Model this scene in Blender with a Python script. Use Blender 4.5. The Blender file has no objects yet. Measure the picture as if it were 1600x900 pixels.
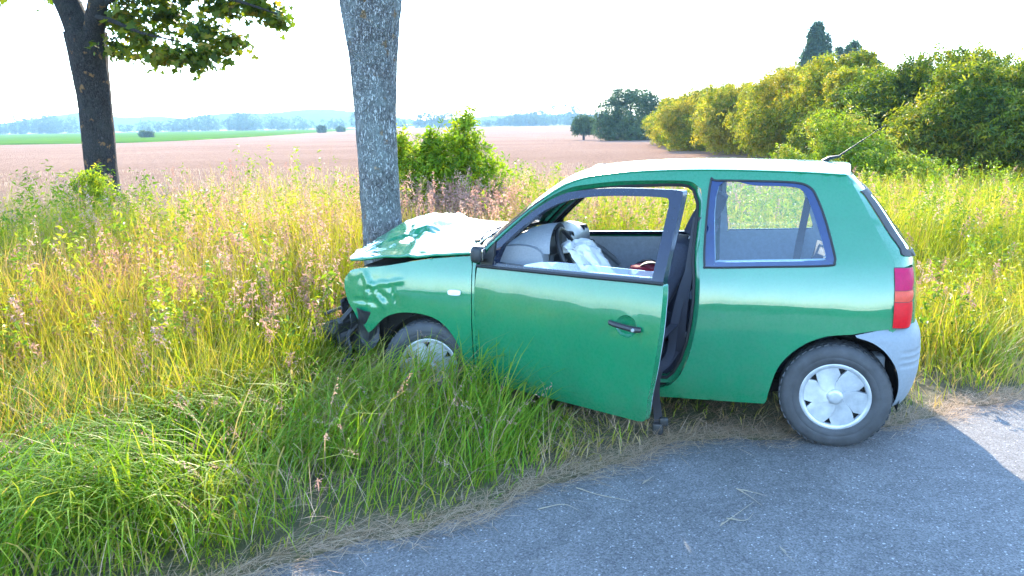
import bpy, bmesh, math, random
import numpy as np
from mathutils import Vector, Matrix, noise
from mathutils.geometry import delaunay_2d_cdt

random.seed(7)
RNG = np.random.default_rng(11)
R = math.radians
scene = bpy.context.scene
col = scene.collection

# ------------------------------------------------------------------ camera
FPX, CAM_H, PITCH, ROLL = 1300.0, 1.66, math.atan((450 - 203) / 1300.0), 0.016
cam_data = bpy.data.cameras.new('camera')
cam = bpy.data.objects.new('camera', cam_data)
col.objects.link(cam)
cam_data.sensor_width = 36.0
cam_data.lens = FPX / 1600.0 * 36.0
cam_data.clip_start = 0.05
cam_data.clip_end = 9000
cam.matrix_world = (Matrix.Translation((0, 0, CAM_H)) @ Matrix.Rotation(math.pi / 2 - PITCH, 4, 'X')
                    @ Matrix.Rotation(-ROLL, 4, 'Z'))
scene.camera = cam

# ------------------------------------------------------------------ sky, sun, exposure
SUN_EL, SUN_AZ = R(25), R(1)          # azimuth to the right of the view direction (+Y)
world = bpy.data.worlds.new('World')
scene.world = world
world.use_nodes = True
wn = world.node_tree
bg = wn.nodes['Background']
sky = wn.nodes.new('ShaderNodeTexSky')
sky.sky_type = 'NISHITA'
sky.sun_disc = False
sky.sun_elevation = SUN_EL
sky.sun_rotation = SUN_AZ
sky.air_density = 1.0
sky.dust_density = 0.1
sky.ozone_density = 3.0
wn.links.new(sky.outputs[0], bg.inputs[0])
bg.inputs[1].default_value = 0.15
sun_data = bpy.data.lights.new('sun', 'SUN')
sun_data.energy = 2.0
sun_data.angle = R(0.6)
sun_data.color = (1.0, 0.86, 0.66)
sun = bpy.data.objects.new('sun', sun_data)
sdir = Vector((math.cos(SUN_EL) * math.sin(SUN_AZ), math.cos(SUN_EL) * math.cos(SUN_AZ), math.sin(SUN_EL)))
sun.rotation_euler = sdir.to_track_quat('Z', 'Y').to_euler()
sun.location = sdir * 30
col.objects.link(sun)
scene.view_settings.view_transform = 'Standard'
scene.view_settings.look = 'None'
scene.view_settings.gamma = 1.0
scene.view_settings.use_curve_mapping = False
scene.view_settings.exposure = 3.2
scene.render.engine = 'CYCLES'
cy = scene.cycles
cy.max_bounces = 8
cy.diffuse_bounces = 3
cy.glossy_bounces = 3
cy.transmission_bounces = 4
cy.transparent_max_bounces = 12
cy.volume_bounces = 0
cy.caustics_reflective = False
cy.caustics_refractive = False
cy.use_denoising = True
cy.use_adaptive_sampling = True
cy.adaptive_threshold = 0.015


# ------------------------------------------------------------------ helpers
def tag(o, label=None, cat=None, group=None, kind=None):
    if label: o['label'] = label
    if cat: o['category'] = cat
    if group: o['group'] = group
    if kind: o['kind'] = kind
    return o


def empty(name, loc=(0, 0, 0), rz=0.0, parent=None):
    o = bpy.data.objects.new(name, None)
    o.location = loc
    o.rotation_euler = (0, 0, rz)
    o.empty_display_size = 0.1
    o.parent = parent
    col.objects.link(o)
    return o


def link_mesh(name, me, mat, parent=None, smooth=True):
    if mat is not None:
        me.materials.append(mat)
    o = bpy.data.objects.new(name, me)
    o.parent = parent
    col.objects.link(o)
    if smooth and len(me.polygons):
        me.polygons.foreach_set('use_smooth', np.ones(len(me.polygons), dtype=bool))
    return o


def mesh_obj(name, verts, faces, mat, parent=None, smooth=True):
    me = bpy.data.meshes.new(name)
    me.from_pydata([tuple(v) for v in verts], [], faces)
    me.update()
    return link_mesh(name, me, mat, parent, smooth)


def np_mesh(name, V, F, mat, parent=None, tint=None, smooth=False, mats=None, midx=None):
    """V (n,3) float, F (m,k) int, all faces k-gons; tint per vertex"""
    V = np.ascontiguousarray(V, dtype=np.float32)
    F = np.ascontiguousarray(F, dtype=np.int32)
    m, k = F.shape
    me = bpy.data.meshes.new(name)
    me.vertices.add(len(V))
    me.vertices.foreach_set('co', V.ravel())
    me.loops.add(m * k)
    me.loops.foreach_set('vertex_index', F.ravel())
    me.polygons.add(m)
    me.polygons.foreach_set('loop_start', np.arange(0, m * k, k, dtype=np.int32))
    try:
        me.polygons.foreach_set('loop_total', np.full(m, k, dtype=np.int32))
    except Exception:
        pass
    if tint is not None:
        a = me.attributes.new('tint', 'FLOAT', 'POINT')
        a.data.foreach_set('value', np.ascontiguousarray(tint, dtype=np.float32))
    me.update(calc_edges=True)
    return link_mesh(name, me, mat, parent, smooth)


def pchip(xs, ys):
    xs = [float(a) for a in xs]; ys = [float(a) for a in ys]
    n = len(xs)
    h = [xs[i + 1] - xs[i] for i in range(n - 1)]
    d = [(ys[i + 1] - ys[i]) / h[i] for i in range(n - 1)]
    m = [0.0] * n
    m[0], m[-1] = d[0], d[-1]
    for i in range(1, n - 1):
        if d[i - 1] * d[i] <= 0:
            m[i] = 0.0
        else:
            w1 = 2 * h[i] + h[i - 1]; w2 = h[i] + 2 * h[i - 1]
            m[i] = (w1 + w2) / (w1 / d[i - 1] + w2 / d[i])

    def f(x):
        if x <= xs[0]: return ys[0] + m[0] * (x - xs[0])
        if x >= xs[-1]: return ys[-1] + m[-1] * (x - xs[-1])
        i = 0
        while x > xs[i + 1]: i += 1
        t = (x - xs[i]) / h[i]
        t2, t3 = t * t, t * t * t
        return ((2 * t3 - 3 * t2 + 1) * ys[i] + (t3 - 2 * t2 + t) * h[i] * m[i]
                + (-2 * t3 + 3 * t2) * ys[i + 1] + (t3 - t2) * h[i] * m[i + 1])
    return f


def spl(pts, n=6, closed=False):
    """Catmull-Rom through points of any dimension"""
    P = [np.array(p, float) for p in pts]
    out = []
    N = len(P)
    segs = N if closed else N - 1
    for i in range(segs):
        p1, p2 = P[i], P[(i + 1) % N]
        p0 = P[(i - 1) % N] if (closed or i > 0) else 2 * p1 - p2
        p3 = P[(i + 2) % N] if (closed or i < N - 2) else 2 * p2 - p1
        for k in range(n):
            t = k / n
            out.append(0.5 * ((2 * p1) + (-p0 + p2) * t + (2 * p0 - 5 * p1 + 4 * p2 - p3) * t * t
                              + (-p0 + 3 * p1 - 3 * p2 + p3) * t ** 3))
    if not closed:
        out.append(P[-1])
    return [tuple(p) for p in out]


def in_poly(P, poly):
    """vectorised point in polygon, P (n,2)"""
    x, y = P[:, 0], P[:, 1]
    px = np.array([p[0] for p in poly]); py = np.array([p[1] for p in poly])
    qx, qy = np.roll(px, -1), np.roll(py, -1)
    ins = np.zeros(len(P), bool)
    for a, b, c, d in zip(px, py, qx, qy):
        cond = ((b > y) != (d > y))
        with np.errstate(divide='ignore', invalid='ignore'):
            xi = (c - a) * (y - b) / (d - b) + a
        ins ^= cond & (x < xi)
    return ins


def densify(poly, step):
    out = []
    for i in range(len(poly)):
        a = np.array(poly[i][:2], float); b = np.array(poly[(i + 1) % len(poly)][:2], float)
        L = np.linalg.norm(b - a)
        if L < 1e-5: continue
        k = max(1, int(math.ceil(L / step)))
        for j in range(k):
            out.append(tuple(a + (b - a) * j / k))
    return out


def panel(name, outline, fn, mat, parent=None, holes=(), step=0.035, flange=(0, -0.03, 0), flip=False):
    """A sheet whose 2-D outline (with holes) is meshed finely, mapped to 3-D by fn and given folded edges."""
    loops = [densify(outline, step)] + [densify(h, step) for h in holes]
    pts, edges = [], []
    for lp in loops:
        b = len(pts)
        pts += lp
        edges += [(b + i, b + (i + 1) % len(lp)) for i in range(len(lp))]
    B = np.array(pts)
    lo, hi = B.min(0), B.max(0)
    gx, gy = np.meshgrid(np.arange(lo[0] + step * .5, hi[0], step), np.arange(lo[1] + step * .5, hi[1], step))
    G = np.stack([gx.ravel(), gy.ravel()], 1)
    keep = in_poly(G, loops[0])
    for h in loops[1:]:
        keep &= ~in_poly(G, h)
    G = G[keep]
    if len(G):
        dmin = np.full(len(G), 9.0)
        for b in B:
            dmin = np.minimum(dmin, ((G - b) ** 2).sum(1))
        G = G[dmin > (0.45 * step) ** 2]
    allp = [Vector((float(p[0]), float(p[1]))) for p in list(B) + list(G)]
    v2, _, f2, *_ = delaunay_2d_cdt(allp, edges, [], 0, 1e-6)
    tri = [f for f in f2 if len(f) == 3]
    cen = np.array([[(v2[f[0]][k] + v2[f[1]][k] + v2[f[2]][k]) / 3 for k in (0, 1)] for f in tri])
    ok = in_poly(cen, loops[0])
    for h in loops[1:]:
        ok &= ~in_poly(cen, h)
    tri = [tuple(f) for f, k in zip(tri, ok) if k]
    V = [tuple(fn(v[0], v[1])) for v in v2]
    faces = [t[::-1] if flip else t for t in tri]
    if flange is not None:
        cnt = {}
        for f in faces:
            for i in range(3):
                e = (f[i], f[(i + 1) % 3])
                cnt.setdefault((min(e), max(e)), []).append(e)
        fl = Vector(flange)
        ia, ib = {}, {}
        for k, es in cnt.items():
            if len(es) == 1:
                a, b = es[0]
                for q in (a, b):
                    if q not in ia:
                        ia[q] = len(V); V.append(V[q])
                        ib[q] = len(V); V.append(tuple(Vector(V[q]) + fl))
                faces.append((ia[b], ia[a], ib[a], ib[b]))
    used = sorted({i for f in faces for i in f})
    mp = {u: i for i, u in enumerate(used)}
    return mesh_obj(name, [V[u] for u in used], [tuple(mp[i] for i in f) for f in faces], mat, parent)


def grid_sheet(name, nu, nv, fn, mat, parent=None, smooth=True):
    V = [fn(i / (nu - 1), j / (nv - 1)) for j in range(nv) for i in range(nu)]
    F = [(j * nu + i, j * nu + i + 1, (j + 1) * nu + i + 1, (j + 1) * nu + i) for j in range(nv - 1) for i in range(nu - 1)]
    return mesh_obj(name, V, F, mat, parent, smooth)


def frames(path):
    P = [Vector(p) for p in path]
    T = []
    for i in range(len(P)):
        a = P[max(0, i - 1)]; b = P[min(len(P) - 1, i + 1)]
        T.append((b - a).normalized())
    up = Vector((0, 0, 1)) if abs(T[0].z) < 0.9 else Vector((1, 0, 0))
    n = T[0].cross(up).normalized()
    out = []
    for i, t in enumerate(T):
        n = (n - t * n.dot(t)).normalized()
        out.append((P[i], n, t.cross(n)))
    return out


def tube_data(path, radii, nseg=8, caps=True, squash=1.0, wob=None):
    fr = frames(path)
    if not hasattr(radii, '__len__'): radii = [radii] * len(fr)
    V, F = [], []
    for i, (p, n, b) in enumerate(fr):
        for k in range(nseg):
            a = 2 * math.pi * k / nseg
            r = radii[i] * (wob(i, a, p) if wob else 1.0)
            V.append(p + n * (r * math.cos(a)) + b * (r * squash * math.sin(a)))
    for i in range(len(fr) - 1):
        for k in range(nseg):
            k2 = (k + 1) % nseg
            F.append((i * nseg + k, i * nseg + k2, (i + 1) * nseg + k2, (i + 1) * nseg + k))
    if caps:
        F.append(tuple(range(nseg - 1, -1, -1)))
        F.append(tuple((len(fr) - 1) * nseg + k for k in range(nseg)))
    return V, F


class MB:
    """collects pieces of ONE part"""
    def __init__(s): s.V, s.F = [], []

    def add(s, V, F):
        b = len(s.V)
        s.V += [tuple(v) for v in V]
        s.F += [tuple(i + b for i in f) for f in F]
        return s

    def tube(s, path, r, n=8, **k): return s.add(*tube_data(path, r, n, **k))

    def box(s, lo, hi, bev=0.0, M=None):
        bm = bmesh.new()
        bmesh.ops.create_cube(bm, size=1.0)
        lo, hi = Vector(lo), Vector(hi)
        for v in bm.verts:
            v.co = Vector([lo[k] + (v.co[k] + .5) * (hi[k] - lo[k]) for k in range(3)])
        if bev > 0:
            bmesh.ops.bevel(bm, geom=bm.edges[:] + bm.verts[:], offset=bev, segments=3, profile=.5, affect='EDGES', clamp_overlap=True)
        bm.verts.index_update()
        V = [(M @ v.co) if M else v.co.copy() for v in bm.verts]
        F = [tuple(v.index for v in f.verts) for f in bm.faces]
        bm.free()
        return s.add(V, F)

    def lathe(s, prof, n=48, M=None):
        """profile [(radius, y)] about the y axis"""
        V, F = [], []
        for (r, y) in prof:
            for k in range(n):
                a = 2 * math.pi * k / n
                v = Vector((r * math.cos(a), y, r * math.sin(a)))
                V.append(M @ v if M else v)
        for i in range(len(prof) - 1):
            for k in range(n):
                k2 = (k + 1) % n
                F.append((i * n + k, i * n + k2, (i + 1) * n + k2, (i + 1) * n + k))
        return s.add(V, F)

    def prism(s, poly, y0, y1, M=None):
        """polygon in (x,z), extruded from y0 to y1"""
        n = len(poly)
        V = [Vector((x, y0, z)) for x, z in poly] + [Vector((x, y1, z)) for x, z in poly]
        if M: V = [M @ v for v in V]
        F = [tuple(range(n)), tuple(range(2 * n - 1, n - 1, -1))]
        F += [(i, (i + 1) % n, n + (i + 1) % n, n + i) for i in range(n)]
        return s.add(V, F)

    def build(s, name, mat, parent=None, smooth=True):
        o = mesh_obj(name, s.V, s.F, mat, parent, smooth)
        if smooth:
            try:
                o.data.set_sharp_from_angle(angle=R(40))
            except Exception:
                pass
        return o


# ------------------------------------------------------------------ materials
class NT:
    def __init__(s, name):
        s.m = bpy.data.materials.new(name)
        s.m.use_nodes = True
        s.t = s.m.node_tree
        s.b = s.t.nodes['Principled BSDF']
        s.out = s.t.nodes['Material Output']

    def n(s, typ, **kw):
        x = s.t.nodes.new(typ)
        for k, v in kw.items(): setattr(x, k, v)
        return x

    def l(s, a, b): s.t.links.new(a, b)

    def set(s, **kw):
        for k, v in kw.items():
            s.b.inputs[k.replace('_', ' ')].default_value = v
        return s

    def noise(s, scale, detail=4, rough=.55, vec=None, dist=0.0):
        x = s.n('ShaderNodeTexNoise')
        x.inputs['Scale'].default_value = scale
        x.inputs['Detail'].default_value = detail
        x.inputs['Roughness'].default_value = rough
        x.inputs['Distortion'].default_value = dist
        if vec is not None: s.l(vec, x.inputs['Vector'])
        return x

    def ramp(s, fac, stops, interp='LINEAR'):
        x = s.n('ShaderNodeValToRGB')
        x.color_ramp.interpolation = interp
        el = x.color_ramp.elements
        while len(el) < len(stops): el.new(0.5)
        for e, (p, c) in zip(el, stops):
            e.position = p
            e.color = (c[0], c[1], c[2], 1) if hasattr(c, '__len__') else (c, c, c, 1)
        s.l(fac, x.inputs[0])
        return x

    def obj(s, scale=(1, 1, 1)):
        tc = s.n('ShaderNodeTexCoord')
        mp = s.n('ShaderNodeMapping')
        mp.inputs['Scale'].default_value = scale
        s.l(tc.outputs['Object'], mp.inputs[0])
        return mp.outputs[0]

    def mix(s, fac, a, b, blend='MIX'):
        x = s.n('ShaderNodeMix', data_type='RGBA', blend_type=blend)
        for sock, v in ((x.inputs['Factor'], fac), (x.inputs['A'], a), (x.inputs['B'], b)):
            pass
        def put(i, v):
            if hasattr(v, 'is_linked') or hasattr(v, 'links'): s.l(v, x.inputs[i])
            else: x.inputs[i].default_value = v
        put(0, fac); put(6, a); put(7, b)
        return x.outputs[2]

    def bump(s, h, strength=.3, dist=.01, normal=None):
        x = s.n('ShaderNodeBump')
        x.inputs['Strength'].default_value = strength
        x.inputs['Distance'].default_value = dist
        s.l(h, x.inputs['Height'])
        if normal is not None: s.l(normal, x.inputs['Normal'])
        s.l(x.outputs[0], s.b.inputs['Normal'])
        return x.outputs[0]


def plain(name, c, rough=.5, metal=0.0, nscale=25, var=.12, bump=0.0, coat=0.0):
    t = NT(name)
    nz = t.noise(nscale, 5, .6, t.obj())
    lo = [max(0, k * (1 - var)) for k in c]; hi = [k * (1 + var) for k in c]
    rp = t.ramp(nz.outputs[0], [(.3, lo), (.7, hi)])
    t.l(rp.outputs[0], t.b.inputs['Base Color'])
    t.set(Roughness=rough, Metallic=metal)
    if coat: t.set(Coat_Weight=coat, Coat_Roughness=.05)
    if bump: t.bump(nz.outputs[0], bump, .005)
    return t.m


def paint_mat():
    t = NT('green_paint')
    v = t.obj()
    nz = t.noise(3.0, 5, .6, v)
    rp = t.ramp(nz.outputs[0], [(.25, (.006, .160, .068)), (.75, (.009, .195, .083))])
    dz = t.noise(9, 8, .75, v)
    sx = t.n('ShaderNodeSeparateXYZ'); t.l(v, sx.inputs[0])
    lowz = t.n('ShaderNodeMapRange'); t.l(sx.outputs[2], lowz.inputs[0])
    for i_, v_ in ((1, .18), (2, .62), (3, .16), (4, .025)): lowz.inputs[i_].default_value = v_
    dm = t.ramp(dz.outputs[0], [(.42, 0.0), (.72, 1.0)])
    mm = t.n('ShaderNodeMath', operation='MULTIPLY'); t.l(dm.outputs[0], mm.inputs[0]); t.l(lowz.outputs[0], mm.inputs[1])
    pc = t.mix(mm.outputs[0], rp.outputs[0], (.20, .18, .13, 1))
    t.l(pc, t.b.inputs['Base Color'])
    dust = t.noise(60, 4, .7, v)
    rr = t.ramp(dust.outputs[0], [(.3, .22), (.8, .38)])
    t.l(rr.outputs[0], t.b.inputs['Roughness'])
    t.set(Coat_Weight=1.0, Coat_Roughness=.012, Coat_IOR=1.7)
    t.b.inputs['Specular IOR Level'].default_value = .2
    wav = t.noise(2.2, 2, .5, v)
    bp = t.n('ShaderNodeBump')
    bp.inputs['Strength'].default_value = .25
    bp.inputs['Distance'].default_value = .02
    t.l(wav.outputs[0], bp.inputs['Height'])
    t.l(bp.outputs[0], t.b.inputs['Coat Normal'])
    t.l(bp.outputs[0], t.b.inputs['Normal'])
    return t.m


def glass_mat(name, tint=(1, 1, 1), refl=1.0, rough=0.0, haze=0.0):
    t = NT(name)
    tr = t.n('ShaderNodeBsdfTransparent'); tr.inputs[0].default_value = (*tint, 1)
    gl = t.n('ShaderNodeBsdfGlossy'); gl.inputs['Roughness'].default_value = rough
    fr = t.n('ShaderNodeFresnel'); fr.inputs[0].default_value = 1.5
    mx = t.n('ShaderNodeMixShader')
    if refl != 1.0:
        mt = t.n('ShaderNodeMath', operation='MULTIPLY'); mt.inputs[1].default_value = refl; mt.use_clamp = True
        t.l(fr.outputs[0], mt.inputs[0]); f = mt.outputs[0]
    else: f = fr.outputs[0]
    t.l(f, mx.inputs[0]); t.l(tr.outputs[0], mx.inputs[1]); t.l(gl.outputs[0], mx.inputs[2])
    last = mx.outputs[0]
    if haze:
        df = t.n('ShaderNodeBsdfDiffuse'); df.inputs[0].default_value = (.55, .66, .80, 1)
        m2 = t.n('ShaderNodeMixShader'); m2.inputs[0].default_value = haze
        t.l(last, m2.inputs[1]); t.l(df.outputs[0], m2.inputs[2]); last = m2.outputs[0]
    t.l(last, t.out.inputs['Surface'])
    return t.m


def leaf_mat(name, stops, trans=.45, rough=.5, tcol=(1.25, 1.15, .55), spec=.3, pos=False):
    """foliage: colour by each blade's own tint, light passing through the leaf"""
    t = NT(name)
    at = t.n('ShaderNodeAttribute', attribute_name='tint')
    rp = t.ramp(at.outputs['Fac'], stops)
    colr = rp.outputs[0]
    t.l(colr, t.b.inputs['Base Color'])
    t.set(Roughness=rough)
    t.b.inputs['Specular IOR Level'].default_value = spec
    tl = t.n('ShaderNodeBsdfTranslucent')
    mul = t.mix(1.0, colr, (*tcol, 1), 'MULTIPLY')
    t.l(mul, tl.inputs[0])
    mx = t.n('ShaderNodeMixShader')
    mx.inputs[0].default_value = trans
    t.l(t.b.outputs[0], mx.inputs[1]); t.l(tl.outputs[0], mx.inputs[2])
    t.l(mx.outputs[0], t.out.inputs['Surface'])
    return t.m


def asphalt_mat():
    t = NT('asphalt')
    v = t.obj()
    big = t.noise(.7, 5, .6, v)
    base = t.ramp(big.outputs[0], [(.3, (.155, .148, .142)), (.7, (.205, .197, .190))])
    vo = t.n('ShaderNodeTexVoronoi'); vo.inputs['Scale'].default_value = 150; t.l(v, vo.inputs['Vector'])
    st = t.ramp(vo.outputs['Color'], [(.0, .45), (.5, .9), (.88, 1.3), (.97, 3.2)])
    c = t.mix(1.0, base.outputs[0], st.outputs[0], 'MULTIPLY')
    fine = t.noise(420, 3, .7, v)
    fr = t.ramp(fine.outputs[0], [(.35, .6), (.7, 1.35)])
    c = t.mix(.8, c, fr.outputs[0], 'MULTIPLY')
    crack = t.noise(1.6, 6, .65, v, 1.2)
    cr = t.ramp(crack.outputs[0], [(.42, 1.0), (.5, .86), (.58, 1.05)])
    c = t.mix(1.0, c, cr.outputs[0], 'MULTIPLY')
    sand = t.noise(2.6, 7, .7, v)
    sm = t.ramp(sand.outputs[0], [(.60, 0.0), (.78, .35)])
    c = t.mix(sm.outputs[0], c, (.26, .22, .17, 1))
    t.l(c, t.b.inputs['Base Color'])
    t.set(Roughness=.82)
    t.b.inputs['Specular IOR Level'].default_value = .35
    t.bump(vo.outputs['Distance'], .7, .004)
    return t.m


def soil_mat():
    t = NT('verge_soil')
    v = t.obj()
    a = t.noise(9, 8, .65, v)
    rp = t.ramp(a.outputs[0], [(.25, (.07, .055, .03)), (.5, (.14, .115, .06)), (.75, (.23, .19, .10))])
    g = t.noise(1.1, 4, .6, v)
    gm = t.ramp(g.outputs[0], [(.42, 0.0), (.6, .7)])
    c = t.mix(gm.outputs[0], rp.outputs[0], (.08, .10, .025, 1))
    t.l(c, t.b.inputs['Base Color'])
    t.set(Roughness=.95)
    f = t.noise(60, 6, .7, v)
    t.bump(f.outputs[0], .8, .03)
    return t.m


def stubble_mat():
    t = NT('stubble')
    v = t.obj()
    big = t.noise(.045, 5, .6, v)
    rp = t.ramp(big.outputs[0], [(.3, (.31, .190, .130)), (.7, (.40, .260, .185))])
    fine = t.noise(5.5, 7, .75, v)
    fr = t.ramp(fine.outputs[0], [(.3, .50), (.52, .95), (.75, 1.35)])
    c = t.mix(.85, rp.outputs[0], fr.outputs[0], 'MULTIPLY')
    w = t.n('ShaderNodeTexWave', wave_type='BANDS', bands_direction='X')
    mp = t.n('ShaderNodeMapping'); mp.inputs['Rotation'].default_value = (0, 0, R(-24)); t.l(v, mp.inputs[0])
    t.l(mp.outputs[0], w.inputs['Vector'])
    w.inputs['Scale'].default_value = .35; w.inputs['Distortion'].default_value = 2.5
    w.inputs['Detail'].default_value = 3; w.inputs['Detail Scale'].default_value = .6
    wr = t.ramp(w.outputs[0], [(.2, .97), (.8, 1.02)])
    c = t.mix(.7, c, wr.outputs[0], 'MULTIPLY')
    t.l(c, t.b.inputs['Base Color'])
    t.set(Roughness=.95)
    t.b.inputs['Specular IOR Level'].default_value = 0.0
    t.bump(fine.outputs[0], 1.0, .22)
    return t.m


def crop_mat():
    t = NT('green_crop')
    v = t.obj()
    a = t.noise(.05, 6, .65, v)
    rp = t.ramp(a.outputs[0], [(.3, (.055, .13, .012)), (.7, (.11, .20, .02))])
    w = t.n('ShaderNodeTexWave', wave_type='BANDS', bands_direction='Y')
    w.inputs['Scale'].default_value = .02; w.inputs['Distortion'].default_value = 3
    t.l(v, w.inputs['Vector'])
    wr = t.ramp(w.outputs[0], [(.2, .85), (.8, 1.12)])
    c = t.mix(1.0, rp.outputs[0], wr.outputs[0], 'MULTIPLY')
    t.l(c, t.b.inputs['Base Color'])
    t.set(Roughness=1.0)
    t.b.inputs['Specular IOR Level'].default_value = 0.0
    f = t.noise(2.5, 5, .7, v)
    t.bump(f.outputs[0], .8, .3)
    return t.m


def bark_mat(name, dark, light, lichen, lich=.5):
    t = NT(name)
    v = t.obj((1, 1, .42))
    v2 = t.obj()
    vo = t.n('ShaderNodeTexVoronoi', feature='DISTANCE_TO_EDGE'); vo.inputs['Scale'].default_value = 52
    nz = t.noise(26, 6, .7, v)
    ds = t.mix(.12, v, nz.outputs['Color'], 'ADD')
    t.l(ds, vo.inputs['Vector'])
    cr = t.ramp(vo.outputs['Distance'], [(.0, 0.0), (.22, 1.0)])
    nz2 = t.noise(55, 6, .75, v)
    a = t.mix(cr.outputs[0], (*dark, 1), (*light, 1))
    sp = t.ramp(nz2.outputs[0], [(.38, .45), (.62, 1.25)])
    a = t.mix(.85, a, sp.outputs[0], 'MULTIPLY')
    lz = t.noise(3.2, 6, .7, v2)
    lm = t.ramp(lz.outputs[0], [(.42, 0.0), (.62, lich)])
    a = t.mix(lm.outputs[0], a, (*lichen, 1))
    oz = t.noise(7.5, 3, .6, v2)
    om = t.ramp(oz.outputs[0], [(.625, 0.0), (.68, .75)])
    a = t.mix(om.outputs[0], a, (.36, .20, .075, 1))
    t.l(a, t.b.inputs['Base Color'])
    t.set(Roughness=.92)
    t.b.inputs['Specular IOR Level'].default_value = .2
    h = t.mix(.45, cr.outputs[0], nz2.outputs[0])
    t.bump(h, 1.0, .03)
    return t.m


def tyre_mat():
    t = NT('tyre_rubber')
    v = t.obj()
    nz = t.noise(14, 6, .65, v)
    rp = t.ramp(nz.outputs[0], [(.3, (.030, .031, .034)), (.7, (.062, .064, .070))])
    t.l(rp.outputs[0], t.b.inputs['Base Color'])
    t.set(Roughness=.7)
    t.bump(nz.outputs[0], .2, .003)
    return t.m


def haze_mat():
    m = bpy.data.materials.new('haze_air')
    m.use_nodes = True
    t = m.node_tree
    t.nodes.clear()
    o = t.nodes.new('ShaderNodeOutputMaterial')
    p = t.nodes.new('ShaderNodeVolumePrincipled')
    p.inputs['Color'].default_value = (.50, .78, 1.0, 1)
    p.inputs['Density'].default_value = HAZE
    p.inputs['Anisotropy'].default_value = 0.0
    t.links.new(p.outputs[0], o.inputs['Volume'])
    return m


M = {}
M['paint'] = paint_mat()
M['black'] = plain('black_plastic', (.022, .023, .026), .5, bump=.1, nscale=80)
M['frame'] = plain('window_frame_black', (.012, .017, .036), .22, nscale=30, coat=.3)  # black frame, with the blue of reflected sky put into its base colour
M['rubber'] = plain('seal_rubber', (.016, .016, .018), .65)
M['dark'] = plain('dark_underside', (.018, .017, .017), .85, bump=.3)
M['engine'] = plain('engine_dark', (.03, .03, .033), .55, metal=.3, bump=.4, nscale=18)
M['bumper'] = plain('grey_bumper_plastic', (.20, .23, .26), .55, nscale=60, var=.08, bump=.05)
M['glass'] = glass_mat('clear_glass', (.93, .97, .95))
M['qglass'] = glass_mat('dusty_tinted_glass', (.80, .92, 1.0), 1.4, 0, .06)
M['wglass'] = glass_mat('lowered_window_glass', (.80, .93, .90), 2.2, 0, .16)
M['frit'] = plain('window_border_black', (.008, .026, .095), .1, coat=.8)  # black border; sky reflection painted in as a blue base colour
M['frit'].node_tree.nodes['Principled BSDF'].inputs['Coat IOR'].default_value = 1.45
M['screen'] = glass_mat('windscreen_glass', (.90, .95, .93), 1.1, 0, .03)
M['rearglass'] = glass_mat('rear_window_glass', (.30, .34, .36), 1.0, 0, .02)
M['silver'] = plain('silver_hubcap', (.44, .455, .47), .34, metal=.35, nscale=16, var=.22)
M['tyre'] = tyre_mat()
M['steel'] = plain('dull_steel', (.22, .22, .23), .45, metal=.8, nscale=18)
M['trim'] = plain('grey_blue_trim', (.48, .53, .60), .75, nscale=40, bump=.1)
M['dash'] = plain('grey_dashboard', (.24, .255, .28), .5, nscale=90, bump=.15)
M['fabric'] = plain('dark_seat_fabric', (.026, .030, .048), .9, nscale=120, bump=.3, var=.3)
M['belt'] = plain('black_webbing', (.020, .020, .030), .6, nscale=200, bump=.2)
M['airbag'] = plain('white_airbag_cloth', (.72, .72, .70), .9, nscale=12, var=.06, bump=.2)
M['red_lens'] = plain('red_lamp_lens', (.55, .0, .008), .42, coat=0.0, nscale=60)
M['mag_lens'] = plain('deep_red_lamp_lens', (.42, .0, .07), .42, coat=0.0, nscale=60)
M['amber_lens'] = plain('amber_lamp_lens', (.62, .075, .045), .42, coat=0.0, nscale=60)
M['clear_lens'] = plain('clear_lamp_lens', (.66, .64, .62), .12, coat=1.0, nscale=60)
for _k in ('red_lens', 'mag_lens', 'amber_lens'): M[_k].node_tree.nodes['Principled BSDF'].inputs['Specular IOR Level'].default_value = .25
M['red_cloth'] = plain('red_cloth', (.38, .014, .035), .8, nscale=30, bump=.3)
M['pale_film'] = plain('pale_plastic_film', (.52, .56, .60), .4, nscale=15, bump=.3)
M['asphalt'] = asphalt_mat()
M['soil'] = soil_mat()
M['stubble'] = stubble_mat()
M['crop'] = crop_mat()
M['bark'] = bark_mat('grey_lichen_bark', (.13, .12, .12), (.43, .41, .405), (.44, .50, .49), .55)
M['bark2'] = bark_mat('dark_bark', (.025, .022, .022), (.085, .078, .078), (.10, .11, .10), .3)
M['twig'] = plain('twig_bark', (.09, .07, .05), .9, bump=.3)
M['stalk'] = plain('dry_stalk', (.33, .27, .19), .8)
M['meadow'] = plain('meadow_grass', (.035, .065, .012), .95, nscale=.6, var=.4, bump=.5)
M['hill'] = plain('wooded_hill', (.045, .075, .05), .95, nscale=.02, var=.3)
for _k in ('hill', 'meadow'): M[_k].node_tree.nodes['Principled BSDF'].inputs['Specular IOR Level'].default_value = 0.0

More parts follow.
